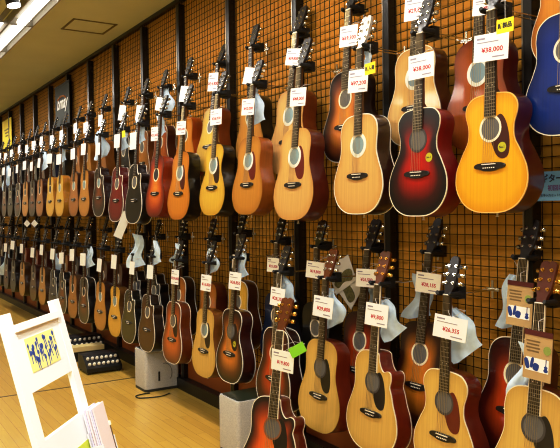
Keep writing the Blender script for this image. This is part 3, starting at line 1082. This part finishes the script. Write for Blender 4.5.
price_tag(T['yellow'], '¥38,000', (491, 47), (.118, .095), 0, 1)
price_tag(T['redback'], '¥52,500', (489, 6), (.115, .06), 5, 3, y=-.27, lab='white price tag at the top edge, above the bright yellow folk guitar')
price_tag(T['cherry'], '¥38,000', (421, 66), (.105, .095), 0, -2)
price_tag(T['cherryback'], '¥29,800', (416, 8), (.105, .1), 0, 2)
price_tag(T['nick'], '¥97,200', (358, 81), (.098, .098), 0, 2)
price_tag(T['nickback'], '¥69,300', (348.5, 36), (.098, .1), 0, 2)
price_tag(T['rust'], '¥48,000', (298, 97), (.096, .09), 0, 3)
price_tag(T['rustback'], '¥39,800', (293, 57), (.105, .09), -5, 10)
price_tag(T['honey'], '¥42,000', (248, 107), (.092, .09), 0, 3)
price_tag(T['honeyback'], None, (249, 76), (.07, .1), 10, 12)
price_tag(T['lemon'], '¥36,000', (216, 117), (.095, .095), 0, 0)
price_tag(T['lemonback'], '¥34,800', (213, 82), (.09, .12), 0, 4)
price_tag(T['slim'], '¥33,600', (181, 128), (.09, .09), 0, 2)
price_tag(T['slimback'], None, (184, 94), (.085, .11), 0, 10)
price_tag(T['fire'], '¥29,400', (154.5, 134), (.075, .1), 0, 0)
price_tag(T['fireback'], None, (159, 104), (.075, .1), 0, 12)
price_tag(T['blackcut'], None, (133, 141), (.08, .13), 0, 0)
price_tag(T['blackcutback'], None, (139, 113), (.08, .12), 0, 10)
price_tag(T['redcut'], None, (117, 141), (.075, .11), 0, 0)
price_tag(T['redcutback'], None, (122, 113), (.09, .13), 0, 10)
for i, g in enumerate(FT):
    price_tag(g, None, None, (.085, .105), zl=.70 + .02 * (i % 3))
price_tag(B['small'], '¥26,355', (450, 328), (.128, .085), 0, 6)
price_tag(B['smallback'], '¥28,155', (428, 283), (.112, .085), 0, 4)
price_tag(B['palecut'], '¥9,800', (376.5, 315), (.108, .095), 0, 4)
price_tag(B['palecutback'], '¥26,500', (366, 278), (.11, .085), 0, 0)
price_tag(B['pale'], '¥29,800', (323, 307), (.112, .098), 0, 5)
price_tag(B['paleback'], '¥19,800', (315, 270), (.112, .085), 0, 4)
price_tag(B['dark'], '¥28,350', (277.5, 297), (.095, .095), 0, 5)
price_tag(B['darkback'], '¥21,000', (273, 265), (.085, .08), 0, 2)
price_tag(B['burst'], '¥38,850', (235, 281), (.095, .1), 0, 3)
price_tag(B['burstback'], None, (237, 262), (.08, .085), 0, 3)
price_tag(B['yell'], '¥16,800', (206, 283), (.09, .1), 0, 3)
price_tag(B['org'], '¥29,800', (175, 277), (.075, .1), 0, 2)
price_tag(B['dcut'], None, (150, 272), (.07, .1), 0, 2)
price_tag(B['ocut'], None, (132, 268), (.06, .1), 0, 2)
price_tag(B['stand'], '¥19,800', (282.5, 361), (.118, .086), 0, 2, y=-.80)
for i, g in enumerate(FB):
    if g['rear'] == 0:
        price_tag(g, None, None, (.085, .115), zl=.74 - .03 * (i % 3))
Pn = FT  # small yellow card on the red cutaway
sticker_card((123.5, 134), -.42, None, .085, .06, YELLOW_CARD, BLACK_INK, 'small yellow card beside the tag of the glossy red cutaway', 0)
sticker_card((505, 25.5), -.485, '新製品', .08, .054, YELLOW_CARD, BLACK_INK, 'yellow card with black characters above the tag of the bright yellow folk guitar', 2)
sticker_card((370, 68.5), -.42, '新入荷', .08, .056, YELLOW_CARD, BLACK_INK, 'yellow card with black characters on the neck of the blonde guitar without pickguard', 0)
sticker_card((297.5, 350), -.82, None, .088, .05, GREEN_CARD, BLACK_INK, 'bright green card tilted beside the tag of the standing sunburst cutaway', -30, 30)

cloth(B['small'], (453, 331), s=1.25, rot=-20, k=1, zl=.72)
cloth(B['smallback'], (424, 296), s=1.25, rot=8, k=0, zl=.74)
cloth(B['palecut'], (382, 318), s=1.1, rot=-22, k=2, zl=.72)
cloth(B['pale'], (331, 306), s=1.2, rot=-6, k=3, zl=.72)
cloth(B['palecutback'], (372, 300), s=.8, rot=-6, k=1)
cloth(B['dark'], (283, 290), s=1.15, rot=-10, k=1, zl=.72)
cloth(B['burst'], (241, 262), s=1.15, rot=0, k=2, zl=.72)
cloth(B['yell'], (212, 260), s=1.0, rot=0, k=3, zl=.72)
cloth(B['org'], (179, 254), s=1.0, rot=0, k=0, zl=.72)
cloth(B['yellback'], (177, 258), s=.7, rot=30, k=1)
cloth(B['dcut'], (156, 252), s=1.2, rot=0, k=1, zl=.72)
cloth(B['ocut'], (138, 250), s=1.7, rot=5, k=2, zl=.72)
cloth(B['end'], (531, 372), s=1.3, rot=4, k=2, zl=.6)
cloth(B['endback'], (517, 300), s=1.3, rot=4, k=3, zl=.72)
cloth(T['honey'], (257, 108), s=1.15, rot=0, k=1, zl=.72)
cloth(T['honeyback'], (254, 92), s=.8, rot=0, k=2)
cloth(T['fire'], (160, 124), s=1.1, rot=-6, k=0, zl=.72)
cloth(T['fireback'], (167, 100), s=1.3, rot=0, k=3)
cloth(T['blackcut'], (139, 130), s=1.4, rot=0, k=1, zl=.72)
cloth(T['redcut'], (123, 138), s=1.2, rot=0, k=2, zl=.72)
cloth(T['nick'], (367, 60), s=.55, rot=0, k=2, zl=.8)
cloth(FT[0], (101, 144), s=1.6, rot=0, k=3, zl=.72)
cloth(FT[6], (62, 152), s=1.4, rot=0, k=1)
cloth(FT[18], (8, 176), s=2.2, rot=0, k=1)
cloth(FB[20], (8, 265), s=2.2, rot=20, k=1)
cloth(FB[4], (89, 256), s=1.3, rot=0, k=2)
cloth(FB[10], (56, 262), s=1.3, rot=0, k=3)
cloth(FT[10], (45, 160), s=1.3, rot=0, k=0)

# brown leaflets on the two right-hand guitars
KRAFT = mat('kraft_leaflet', '#b8a070', .6)
MAROON = mat('maroon_header', '#5a1a18', .5)


def leaflet(px, y, label, w=.15, h=.19, turn=0):
    P = on_plane(px[0], px[1], y)
    t = empty('product_leaflet', P, label, 'leaflet')
    t.rotation_euler = (math.radians(-3), math.radians(2), math.radians(turn))
    mb = MB(); mb.box((0, 0, 0), (w, .002, h)); obj('sheet', mb.mesh('sheet', KRAFT), t)
    mb = MB(); mb.box((0, -.0005, h / 2 + .008), (w, .005, .02)); obj('header_strip', mb.mesh('header_strip', MAROON), t)
    mb = MB(); mb.box((-.0, -.0015, -h * .16), (w * .82, .001, h * .30)); pn = obj('picture_panel', mb.mesh('picture_panel', PAPER), t)
    mb = MB()
    # small dark silhouettes: bag, tuner, strap, guitar
    for cx, cz, sx, sz, rot in ((-.045, -.0, .016, .034, -20), (-.022, .006, .011, .034, 10), (-.004, -.008, .022, .024, 15)):
        tf = Matrix.Translation((cx, -.0026, cz - h * .16)) @ Matrix.Rotation(math.radians(rot), 4, 'Y')
        mb.prism(spline([(-sx / 2, -sz / 2), (sx / 2, -sz / 2), (sx / 2, sz / 2), (-sx / 2, sz / 2)], 3), 0, .0006, 0, tf)
    tf = Matrix.Translation((.040, -.0026, -h * .16 - .008))
    mb.prism(spline([(0, -.014), (.010, -.008), (.006, .001), (.008, .008), (.002, .012), (.002, .034), (-.002, .034), (-.002, .012), (-.008, .008), (-.006, .001), (-.010, -.008)], 3), 0, .0006, 0, tf)
    obj('silhouette_print', mb.mesh('silhouette_print', BLUE_INK), pn)
    mb = MB(); mb.prism([(.042 + .017 * math.cos(q * PI / 8), h * .2 + .017 * math.sin(q * PI / 8)) for q in range(16)], -.0024, -.0012)
    obj('green_seal', mb.mesh('green_seal', mat('seal_green', '#8fa050', .6)), t)
    mb = MB()
    for q in range(4):
        mb.box((-.022, -.0014, h * (.36 - .075 * q)), (w * (.5 - .06 * (q % 2)), .0006, .006))
    obj('text_line_print', mb.mesh('text_line_print', mat('tan_ink', '#7c6438', .7)), t)
    mb = MB(); mb.tube([(0, 0, h / 2 + .018), (-.02, .02, h / 2 + .05), (-.02, .05, h / 2 + .06)], .0012, 5); obj('cord', mb.mesh('cord', CORD), t)
    return t


leaflet((537.5, 358), -.42, 'brown leaflet with dark silhouettes on the neck of the lower right blonde guitar', .125, .17)
leaflet((519.5, 306), -.26, 'brown leaflet with dark silhouettes, on the guitar behind the lower right blonde one', .13, .17)

# big white leaflets between the lower heads
def flyer(px, y, w, h, rot, label, pic=True, name='flyer_sheet', turn=0):
    P = on_plane(px[0], px[1], y)
    t = empty(name, P, label, 'flyer')
    t.rotation_euler = (0, math.radians(rot), math.radians(turn))
    mb = MB(); mb.box((0, 0, 0), (w, .002, h)); obj('sheet', mb.mesh('sheet', mat('grey_white_sheet', '#d8d6d0', .5)), t)
    if pic:
        mb = MB(); mb.prism(spline([(-w * .42, -h * .1), (-w * .3, -h * .35), (0, -h * .28), (w * .35, -h * .38), (w * .44, -h * .05), (w * .2, h * .08), (-w * .1, h * .0)], 4), -.0022, -.001)
        obj('picture_print', mb.mesh('picture_print', mat('olive_picture', '#6a6438', .6, 0, 0, .6, (60, 60, 60))), t)
    return t


flyer((346, 283), -.062, .27, .19, 38, 'large white flyer turned on its corner against the wire grid, left of the brown guitar')
flyer((342, 275), -.066, .23, .17, -28, 'second white flyer with olive picture, overlapping the large one on the grid')
flyer((122.5, 225), -.40, .085, .26, 24, 'narrow white sheet leaning between the top and bottom rows', False, 'paper_strip', 50)
mb = MB()
t = flyer((27, 223.5), -.40, .075, .075, 45, 'small white diamond card at the far left, between the two rows, left one', False, 'diamond_card', 45)
t = flyer((34.5, 223.5), -.40, .075, .075, 45, 'small white diamond card at the far left, between the two rows, right one', False, 'diamond_card', 45)

# light blue shop sign at the right edge
P0 = on_plane(539, 172, -.14)
P1 = on_plane(539, 201, -.14)
hS = P0.z - P1.z
wS = .30
sg = empty('shop_sign', (P0.x + wS / 2, -.14, P0.z - hS / 2), 'light blue paper sign with dark characters at the right edge, beside the yellow guitar', 'sign')
mb = MB()
mb.prism([(-wS / 2 - .03, -hS / 2), (wS / 2, -hS / 2), (wS / 2, hS / 2), (-wS / 2, hS / 2)], 0, .002)
obj('sheet', mb.mesh('sheet', mat('light_blue_paper', '#7ab4e8', .6)), sg)
obj('headline_print', text_mesh('ギター用', .036, mat('navy_ink', '#141c4c', .6), .0012), sg, (-wS / 2 + .082, -.002, hS * .24))
obj('headline_print', text_mesh('初回限定', .026, mat('purple_ink', '#6a3a8c', .6), .0006), sg, (-wS / 2 + .095, -.002, -hS * .08))
obj('line_print', text_mesh('お手入れセット付', .013, mat('navy_ink', '#141c4c', .6), .0003), sg, (-wS / 2 + .06, -.002, -hS * .32))
mb = MB(); mb.tube([(0, .004, hS * .35), (0, .105, hS * .35)], .003, 6); obj('hook', mb.mesh('hook', CHROME), sg)

# dark banner and yellow poster, far along the wall
Pa = on_plane(55.5, 100, -.07); Pb_ = on_plane(69.5, 100, -.07)
Pt = on_plane(62, 84.5, -.07); Pl = on_plane(62, 126, -.07)
wB = Pb_.x - Pa.x; hB = Pt.z - Pl.z
bn = empty('wall_banner', ((Pa.x + Pb_.x) / 2, -.07, (Pt.z + Pl.z) / 2), 'dark hanging banner with white script lettering below the ceiling', 'banner')
mb = MB(); mb.box((0, 0, 0), (wB, .006, hB)); obj('cloth_panel', mb.mesh('cloth_panel', mat('banner_green_black', '#1c2414', .6)), bn)
obj('script_print', text_mesh('bmay', wB * .34, PAPER, .006, .3), bn, (0, -.006, hB * .05))
mb = MB(); mb.tube([(-wB * .3, -.006, hB * .16), (-wB * .1, -.006, hB * .22), (wB * .15, -.006, hB * .2), (wB * .28, -.006, hB * .14)], .012, 6)
obj('arc_print', mb.mesh('arc_print', mat('orange_ink', '#b06a1c', .6)), bn)
mb = MB(); mb.tube([(-wB / 2 - .02, 0, hB / 2), (wB / 2 + .02, 0, hB / 2)], .012, 8); obj('top_rod', mb.mesh('top_rod', DARK), bn)
mb = MB(); mb.box((0, .035, hB / 2 - .01), (.04, .07, .02)); obj('wall_mount', mb.mesh('wall_mount', DARK), bn)
Pa = on_plane(2.5, 130, -.06); Pb_ = on_plane(11.5, 130, -.06); Pt = on_plane(7, 119.5, -.06); Pl = on_plane(7, 151, -.06)
wB = Pb_.x - Pa.x; hB = Pt.z - Pl.z
bn = empty('wall_poster', ((Pa.x + Pb_.x) / 2, -.06, (Pt.z + Pl.z) / 2), 'bright yellow poster at the far left end of the wall', 'poster')
mb = MB(); mb.box((0, 0, 0), (wB, .006, hB)); obj('sheet', mb.mesh('sheet', mat('poster_yellow', '#ecd820', .6)), bn)
mb = MB()
for q in range(3):
    mb.box((0, -.004, hB * (.18 - .1 * q)), (wB * (.5 - .1 * q), .002, hB * .05))
obj('letter_print', mb.mesh('letter_print', mat('olive_ink', '#8a7c10', .6)), bn)
mb = MB(); mb.box((0, .015, 0), (.1, .026, .1)); obj('backing', mb.mesh('backing', DARK), bn)

# ------------------------------------------------------------------ grey boxes on the floor
GREYBOX = mat('grey_speckle', '#c4c4c0', .55, 0, 0, .18, (120, 120, 120))


def grey_box(px, corner_y, w, d, h, label):
    """px: floor pixel of the front (room-side, near) corner"""
    P = on_level(px[0], px[1], 0)
    t = empty('grey_box_amplifier', (P.x - w / 2, P.y + d / 2, 0), label, 'amplifier')
    mb = MB(); ol = spline([(-w / 2, -d / 2), (w / 2, -d / 2), (w / 2, d / 2), (-w / 2, d / 2)], 1)
    r_ = .03
    cs = []
    for sx, sy, a0 in ((1, 1, 0), (-1, 1, 90), (-1, -1, 180), (1, -1, 270)):
        for q in range(5):
            a = math.radians(a0 + 22.5 * q)
            cs.append((sx * (w / 2 - r_) + r_ * math.cos(a), sy * (d / 2 - r_) + r_ * math.sin(a)))
    n = len(cs)
    vs = []; fs = []
    for z, s in ((.025, 1.0), (h - .01, 1.0), (h, .975)):
        vs += [(x * s, y * s, z) for x, y in cs]
    for r2 in range(2):
        for i in range(n):
            j = (i + 1) % n
            fs.append((r2 * n + i, r2 * n + j, (r2 + 1) * n + j, (r2 + 1) * n + i))
    fs.append(tuple(range(n - 1, -1, -1))); fs.append(tuple(2 * n + i for i in range(n)))
    mb.add(vs, fs); obj('cabinet', mb.mesh('cabinet', GREYBOX, 40), t)
    mb = MB(); mb.add([(x * .9, y * .9, h + zz) for zz in (-.004, .004) for x, y in cs],
                      [tuple(range(n - 1, -1, -1)), tuple(n + i for i in range(n))] + [(i, (i + 1) % n, n + (i + 1) % n, n + i) for i in range(n)])
    obj('top_panel', mb.mesh('top_panel', mat('dark_olive_top', '#2c3424', .3, 0, .4)), t)
    mb = MB(); mb.add([(x * .99, y * .99, zz) for zz in (0.0, .027) for x, y in cs],
                      [tuple(range(n - 1, -1, -1)), tuple(n + i for i in range(n))] + [(i, (i + 1) % n, n + (i + 1) % n, n + i) for i in range(n)])
    obj('base', mb.mesh('base', mat('dark_base', '#2a2a28', .5)), t)
    mb = MB(); mb.box((w / 2 + .001, -d * .10, h * .36), (.004, .018, .085)); obj('handle_slot', mb.mesh('handle_slot', BLACKRUB), t)
    mb = MB(); mb.tube([(w / 2 + .001, d * .06 + .07 * math.sin(a), h * .42 + .09 * math.cos(a)) for a in [math.radians(q) for q in range(-10, 150, 20)]], .0035, 6)
    obj('curved_trim', mb.mesh('curved_trim', mat('trim_grey', '#6c6c68', .4)), t)
    return t


grey_box((145.5, 393), 0, .27, .33, .365, 'speckled grey box amplifier on the floor beneath the orange sunburst guitar')
t2 = on_plane(0, 0, 0)
P = at_depth(238, 408, 4.35)
gb = grey_box((238, 461), 0, .27, .33, .375, 'light grey box amplifier with dark top, on the floor beside the standing cutaway')

# cord on the floor by the left box
pts = [on_level(px, py, .006) for px, py in ((150, 393), (143, 394), (136, 396), (139, 398), (150, 397.5), (162, 396), (170, 393))]
o = MB(); o.tube(spline([tuple(p) for p in pts], 5, False), .005, 6)
tag(obj('power_cord', o.mesh('power_cord', BLACKRUB, 60)), 'thin black power cord curling on the floor by the left grey box', 'cord')

# mixers and tray on the floor by the wall
def mixer(px, w, d, h, label, rot=0.0):
    """px: floor pixel at the middle of the long front edge; the sloping front looks along +x, rows of knobs run towards the wall"""
    P = on_level(px[0], px[1], 0)
    t = empty('mixing_console', (P.x - d / 2, P.y, 0), label, 'mixer')
    mb = MB()
    prof = [(-d / 2, .02), (d / 2, .02), (d / 2, h * .35), (d * .02, h), (-d / 2, h)]
    tf = Matrix(((1, 0, 0, 0), (0, 1, 0, 0), (0, 0, 1, 0), (0, 0, 0, 1)))
    mb.prism(prof, -w / 2, w / 2, 0, tf)
    obj('case', mb.mesh('case', mat('mixer_black', '#121214', .4)), t)
    for sx in (-1, 1):
        for sy in (-1, 1):
            mb = MB(); mb.box((sx * d * .42, sy * w * .42, .012), (.03, .03, .024)); obj('foot_pad', mb.mesh('foot_pad', BLACKRUB), t)
    kb = MB(); kb.tube([(0, 0, -.004), (0, 0, .012), (0, 0, .020)], [.0165, .0155, .012], 10)
    km = kb.mesh('knob', BONE)
    ang = math.atan2(d * .48, h * .65)
    for i in range(7):
        for j in range(2):
            f = .3 + .42 * j
            x = d * .02 + (d * .48) * f; zz = h - h * .65 * f
            k = obj('knob', km, t, (x, (i - 3) * w / 7.6, zz))
            k.rotation_euler = (0, PI / 2 - ang, 0)
    return t


mixer((105, 373), .36, .30, .17, 'black mixer with two rows of white knobs on the floor, nearer the camera')
mixer((88, 353), .42, .36, .17, 'black mixer with white knobs on the floor, behind the cream tray')
P = on_level(100, 366, 0)
t = empty('cream_tray', (P.x - .42, P.y - .03, 0), 'cream-coloured tray on the floor between the two black mixers', 'tray')
mb = MB(); mb.box((0, 0, .13), (.16, .38, .05)); obj('tray_top', mb.mesh('tray_top', mat('cream_board', '#d8c890', .5)), t)
mb = MB(); mb.box((0, 0, .05), (.14, .34, .11)); obj('tray_base', mb.mesh('tray_base', mat('mixer_black', '#121214', .4)), t)

# ------------------------------------------------------------------ white display stand, front left
TL = at_depth(4, 321, 2.2); TR = at_depth(55, 305, 2.574)
TR.z = TL.z = (TL.z + TR.z) / 2
hv = (TR - TL); wd = hv.length; hv.normalize()
nn = hv.cross(Vector((0, 0, 1)))
if nn.dot(CAM - TL) < 0:
    nn = -nn
LE = math.radians(15)
vdn = -Vector((0, 0, 1)) * math.cos(LE) + nn * math.sin(LE)
Ls = TL.z / math.cos(LE)
base = (TL + TR) / 2 + vdn * Ls
WHITE = mat('white_paint', '#fbfbfb', .45)
sd = empty('display_stand', base, 'white painted wooden display stand with printed panels, front left', 'display stand')
Zx = -vdn; Xx = hv; Yx = Zx.cross(Xx)
MM = Matrix.Identity(4)
for i in range(3):
    MM[i][0] = Xx[i]; MM[i][1] = Yx[i]; MM[i][2] = Zx[i]; MM[i][3] = base[i]
sd.matrix_world = MM
front = -1 if Yx.dot(nn) < 0 else 1          # local y sign of the visible face
for s in (-1, 1):
    mb = MB(); mb.box((s * (wd / 2 - .005), 0, (Ls + .02) / 2), (.05, .022, Ls + .02)); obj('upright', mb.mesh('upright', WHITE), sd)
ztp = Ls - .022


def slope(zc, h, name, th=.02, w=None, y=0.0, m=WHITE):
    mb = MB(); mb.box((0, y, zc), (w or wd - .04, th, h)); return obj(name, mb.mesh(name, m), sd)


p1 = slope(ztp - .115, .225, 'top_panel')
mb = MB(); mb.box((0, front * .016, ztp - .012), (wd - .05, .014, .024)); obj('top_rail', mb.mesh('top_rail', WHITE), sd)
p2 = slope(ztp - .385 - .19, .38, 'lower_panel')
slope(.12, .06, 'bottom_rail')
# poster on the top panel
mb = MB(); mb.box((-.012, front * .0112, ztp - .112), (.215, .0012, .115)); ps = obj('poster_print', mb.mesh('poster_print', mat('poster_pale_yellow', '#f2ee9c', .6)), p1)
mb = MB()
rnd = random.Random(3)
for q in range(26):
    cx = -.105 + .185 * (q % 13) / 12.0 + rnd.uniform(-.008, .008)
    cz = ztp - .112 + (.034 if q < 13 else -.006) + rnd.uniform(-.02, .012)
    rr = rnd.uniform(.004, .0085)
    mb.prism([(cx + rr * math.cos(a * PI / 4), cz + rr * 1.25 * math.sin(a * PI / 4)) for a in range(8)], front * .013, front * .012)
    dx = rnd.uniform(-.006, .006)
    mb.prism([(cx - .0015 + dx, cz - .036), (cx + .0015 + dx, cz - .036), (cx + .002, cz), (cx - .002, cz)], front * .013, front * .012)
obj('blue_figure_print', mb.mesh('blue_figure_print', mat('figure_blue', '#3c58a8', .6)), ps)
mb = MB(); mb.box((.035, front * .0112, ztp - .60), (.20, .0012, .24)); ps = obj('poster_print', mb.mesh('poster_print', mat('poster_lime', '#c8d84c', .6)), p2)
mb = MB(); mb.box((.02, front * .0124, ztp - .60), (.15, .0012, .20)); obj('picture_print', mb.mesh('picture_print', mat('poster_teal', '#3c7880', .6, 0, 0, .5, (30, 30, 30))), ps)
# brochure holder on the right upright
hx = wd / 2 - .01
mb = MB()
for s in (-1, 1):
    mb.box((hx + s * .055, front * .043, ztp - .64), (.004, .05, .26))
mb.box((hx, front * .043, ztp - .77), (.114, .05, .006)); mb.box((hx, front * .068, ztp - .68), (.114, .004, .22)); mb.box((hx, front * .020, ztp - .62), (.114, .004, .32))
hd_ = obj('brochure_holder', mb.mesh('brochure_holder', mat('frosted_plastic', '#ecebf0', .25, 0, .3)), sd)
for q in range(6):
    mb = MB(); mb.box((hx + rnd.uniform(-.004, .004), front * (.020 + .008 * q), ztp - .555 + rnd.uniform(-.006, .003)), (.10, .005, .36))
    obj('brochure', mb.mesh('brochure', mat('brochure_%d' % (q % 3), ('#eeeaf2', '#d8d4ee', '#f2e0e4')[q % 3], .5)), hd_)
mb = MB(); mb.tube([(hx + .052, front * .062, ztp - .78), (hx + .052, front * .062, ztp - .47)], .0035, 6); mb.tube([(hx + .052, front * .062, ztp - .47), (hx + .052, front * .062, ztp - .455)], .007, 8, 1)
mb.box((hx + .048, front * .055, ztp - .775), (.03, .03, .012))
obj('metal_rod', mb.mesh('metal_rod', [SILVER, BONE]), sd)
# props behind the stand, low down
for s_ in (-1, 1):
    foot = MM.inverted() @ Vector(base + Xx * (s_ * (wd / 2 - .03)) - nn * .30)
    foot.z += .005
    mb = MB(); mb.tube([(s_ * (wd / 2 - .03), -front * .012, Ls - .72), (foot.x, foot.y, foot.z)], .015, 8)
    obj('rear_leg', mb.mesh('rear_leg', WHITE, 40), sd)
# spotlight added out of view to brighten the white stand
sp_t = base + Vector((0, 0, .95)); 
spl = empty('added_spotlight', (base.x + 1.0, base.y - .7, H), 'added black spotlight out of view, brightening the white display stand', 'spotlight')
mb = MB(); mb.tube([(0, 0, -.005), (0, 0, -.12)], .012, 8); mb.tube([(.01, .006, -.10), (-.04, .03, -.25)], .05, 12); obj('can', mb.mesh('can', BLACKRUB, 40), spl)
ld = bpy.data.lights.new('spot', 'SPOT'); ld.energy = 260; ld.spot_size = math.radians(34); ld.spot_blend = .6; ld.shadow_soft_size = .05; ld.color = (1, .98, .96)
lo = bpy.data.objects.new('stand_fill_lamp', ld); COL.objects.link(lo); lo.parent = spl; lo.location = (-.05, .035, -.28)
dv = sp_t - (spl.location + lo.location)
lo.rotation_euler = dv.to_track_quat('-Z', 'Y').to_euler()

# ------------------------------------------------------------------ ceiling fittings
TUBE = bpy.data.materials.new('lit_tube'); TUBE.use_nodes = True
bb = TUBE.node_tree.nodes['Principled BSDF']
bb.inputs['Base Color'].default_value = (1, 1, 1, 1)
bb.inputs['Emission Color'].default_value = (1.0, .96, .88, 1)
bb.inputs['Emission Strength'].default_value = 3.0
TROUGH = mat('trough_white', '#8c887c', .5)
GREYT = mat('trough_grey', '#807c70', .5)
Pf = on_level(15, 47, H)
Pf2 = on_level(40, 21, H)
step = Pf2.x - Pf.x
FYc = -1.12
fw_ = .23
for i in range(-6, 7):
    xa = Pf.x + i * 1.25
    lt = empty('fluorescent_light', (xa + .625, FYc, H), 'ceiling fluorescent light of the long row above the aisle', 'ceiling light', 'fluorescent lights in one row')
    mb = MB()
    mb.box((0, -fw_ / 2, -.035), (1.24, .012, .07)); mb.box((0, fw_ / 2, -.035), (1.24, .012, .07)); mb.box((0, 0, -.006), (1.24, fw_, .012))
    for s in (-1, 1):
        mb.box((s * .612, 0, -.035), (.016, fw_, .07))
    obj('trough', mb.mesh('trough', TROUGH), lt)
    mb = MB(); mb.tube([(-.6, 0, -.05), (.6, 0, -.05)], .042, 12); obj('lamp_tube', mb.mesh('lamp_tube', TUBE, 60), lt)
    ld = bpy.data.lights.new('tube_light', 'AREA'); ld.shape = 'RECTANGLE'; ld.size = 1.15; ld.size_y = .14; ld.energy = 32; ld.color = (1, .97, .92)
    lo = bpy.data.objects.new('tube_light', ld); COL.objects.link(lo); lo.location = (0, 0, -.08); lo.parent = lt
    bpy.context.view_layer.update()
# a dark channel beside the row
mb = MB(); mb.box((-6, FYc - fw_ / 2 - .05, H - .004), (14, .05, .008)); struct('trim_4', mb.mesh('ceiling_channel', GREYT))
# a small square fitting beyond the channel, at the left edge of the view
P2 = on_level(4.5, 24.5, H)
lt = empty('square_ceiling_light', (P2.x - .18, P2.y - .05, H), 'small square ceiling light at the left edge, beside the fluorescent row', 'ceiling light')
mb = MB(); mb.box((0, 0, -.006), (.62, .16, .012)); obj('frame', mb.mesh('frame', TROUGH), lt)
mb = MB(); mb.box((0, 0, -.014), (.58, .13, .010)); obj('diffuser', mb.mesh('diffuser', TUBE), lt)
# ceiling spot
P3 = on_level(8.5, -25, H)
sp = empty('ceiling_spotlight', (P3.x, P3.y, H), 'black cylinder spotlight under the ceiling, top left', 'spotlight')
Pe = at_depth(12.5, 5, (P3 - CAM).dot(F))
mb = MB(); mb.tube([(0, 0, -.005), (0, 0, -.10)], .012, 8); mb.box((0, 0, -.008), (.09, .09, .016)); obj('stem', mb.mesh('stem', BLACKRUB), sp)
mb = MB(); mb.tube([(-.01, -.01, -.08), (.0, 0, -.10), (.02, .03, -.24)], [.04, .05, .055], 12); obj('can', mb.mesh('can', BLACKRUB, 40), sp)
mb = MB(); mb.tube([(.02, .03, -.235), (.0215, .032, -.252)], .052, 12); obj('lens', mb.mesh('lens', TUBE, 40), sp)

# ceiling access hatch: thin dark frame
cs = [on_level(*p, H) for p in ((62.5, 28.5), (74, 18.5), (116, 24.5), (102.5, 34))]
cx = sum(c.x for c in cs) / 4; cy = sum(c.y for c in cs) / 4
hw = (abs(cs[1].x - cs[0].x) + abs(cs[2].x - cs[3].x)) / 4; hd2 = (abs(cs[2].y - cs[1].y) + abs(cs[3].y - cs[0].y)) / 4
mb = MB()
for s in (-1, 1):
    mb.box((0, s * hd2, -.003), (2 * hw + .02, .022, .006)); mb.box((s * hw, 0, -.003), (.022, 2 * hd2 + .02, .006))
struct('trim_5', mb.mesh('ceiling_hatch', mat('hatch_frame', '#6a5426', .5)), (cx, cy, H))

# ------------------------------------------------------------------ fill lamps added out of view for the guitar fronts
for x, y, e in ((1.2, -3.4, 90), (-2.5, -4.2, 70), (-6.5, -4.2, 30)):
    lt = empty('fill_panel_light', (x, y, H), 'added square fill light on the ceiling, out of view', 'ceiling light', 'added fill lights')
    mb = MB(); mb.box((0, 0, -.01), (1.25, .66, .02)); obj('frame', mb.mesh('frame', TROUGH), lt)
    mb = MB(); mb.box((0, 0, -.022), (1.15, .58, .012)); obj('diffuser', mb.mesh('diffuser', TUBE), lt)
    ld = bpy.data.lights.new('fill_panel_light', 'AREA'); ld.shape = 'RECTANGLE'; ld.size = 1.15; ld.size_y = .58; ld.energy = e; ld.color = (1, .97, .92)
    lo = bpy.data.objects.new('fill_panel_lamp', ld); COL.objects.link(lo); lo.location = (0, 0, -.04); lo.parent = lt

w = bpy.data.worlds.new('world'); scene.world = w
w.use_nodes = True
w.node_tree.nodes['Background'].inputs['Color'].default_value = (1, .93, .82, 1)
w.node_tree.nodes['Background'].inputs['Strength'].default_value = .1
scene.view_settings.view_transform = 'Standard'
scene.view_settings.look = 'None'
scene.view_settings.exposure = 0.0
vs_ = scene.view_settings
vs_.use_curve_mapping = True
cv = vs_.curve_mapping.curves[3]
cv.points.new(.25, .20); cv.points.new(.7, .76)
vs_.curve_mapping.update()

scene.cycles.filter_width = 1.15
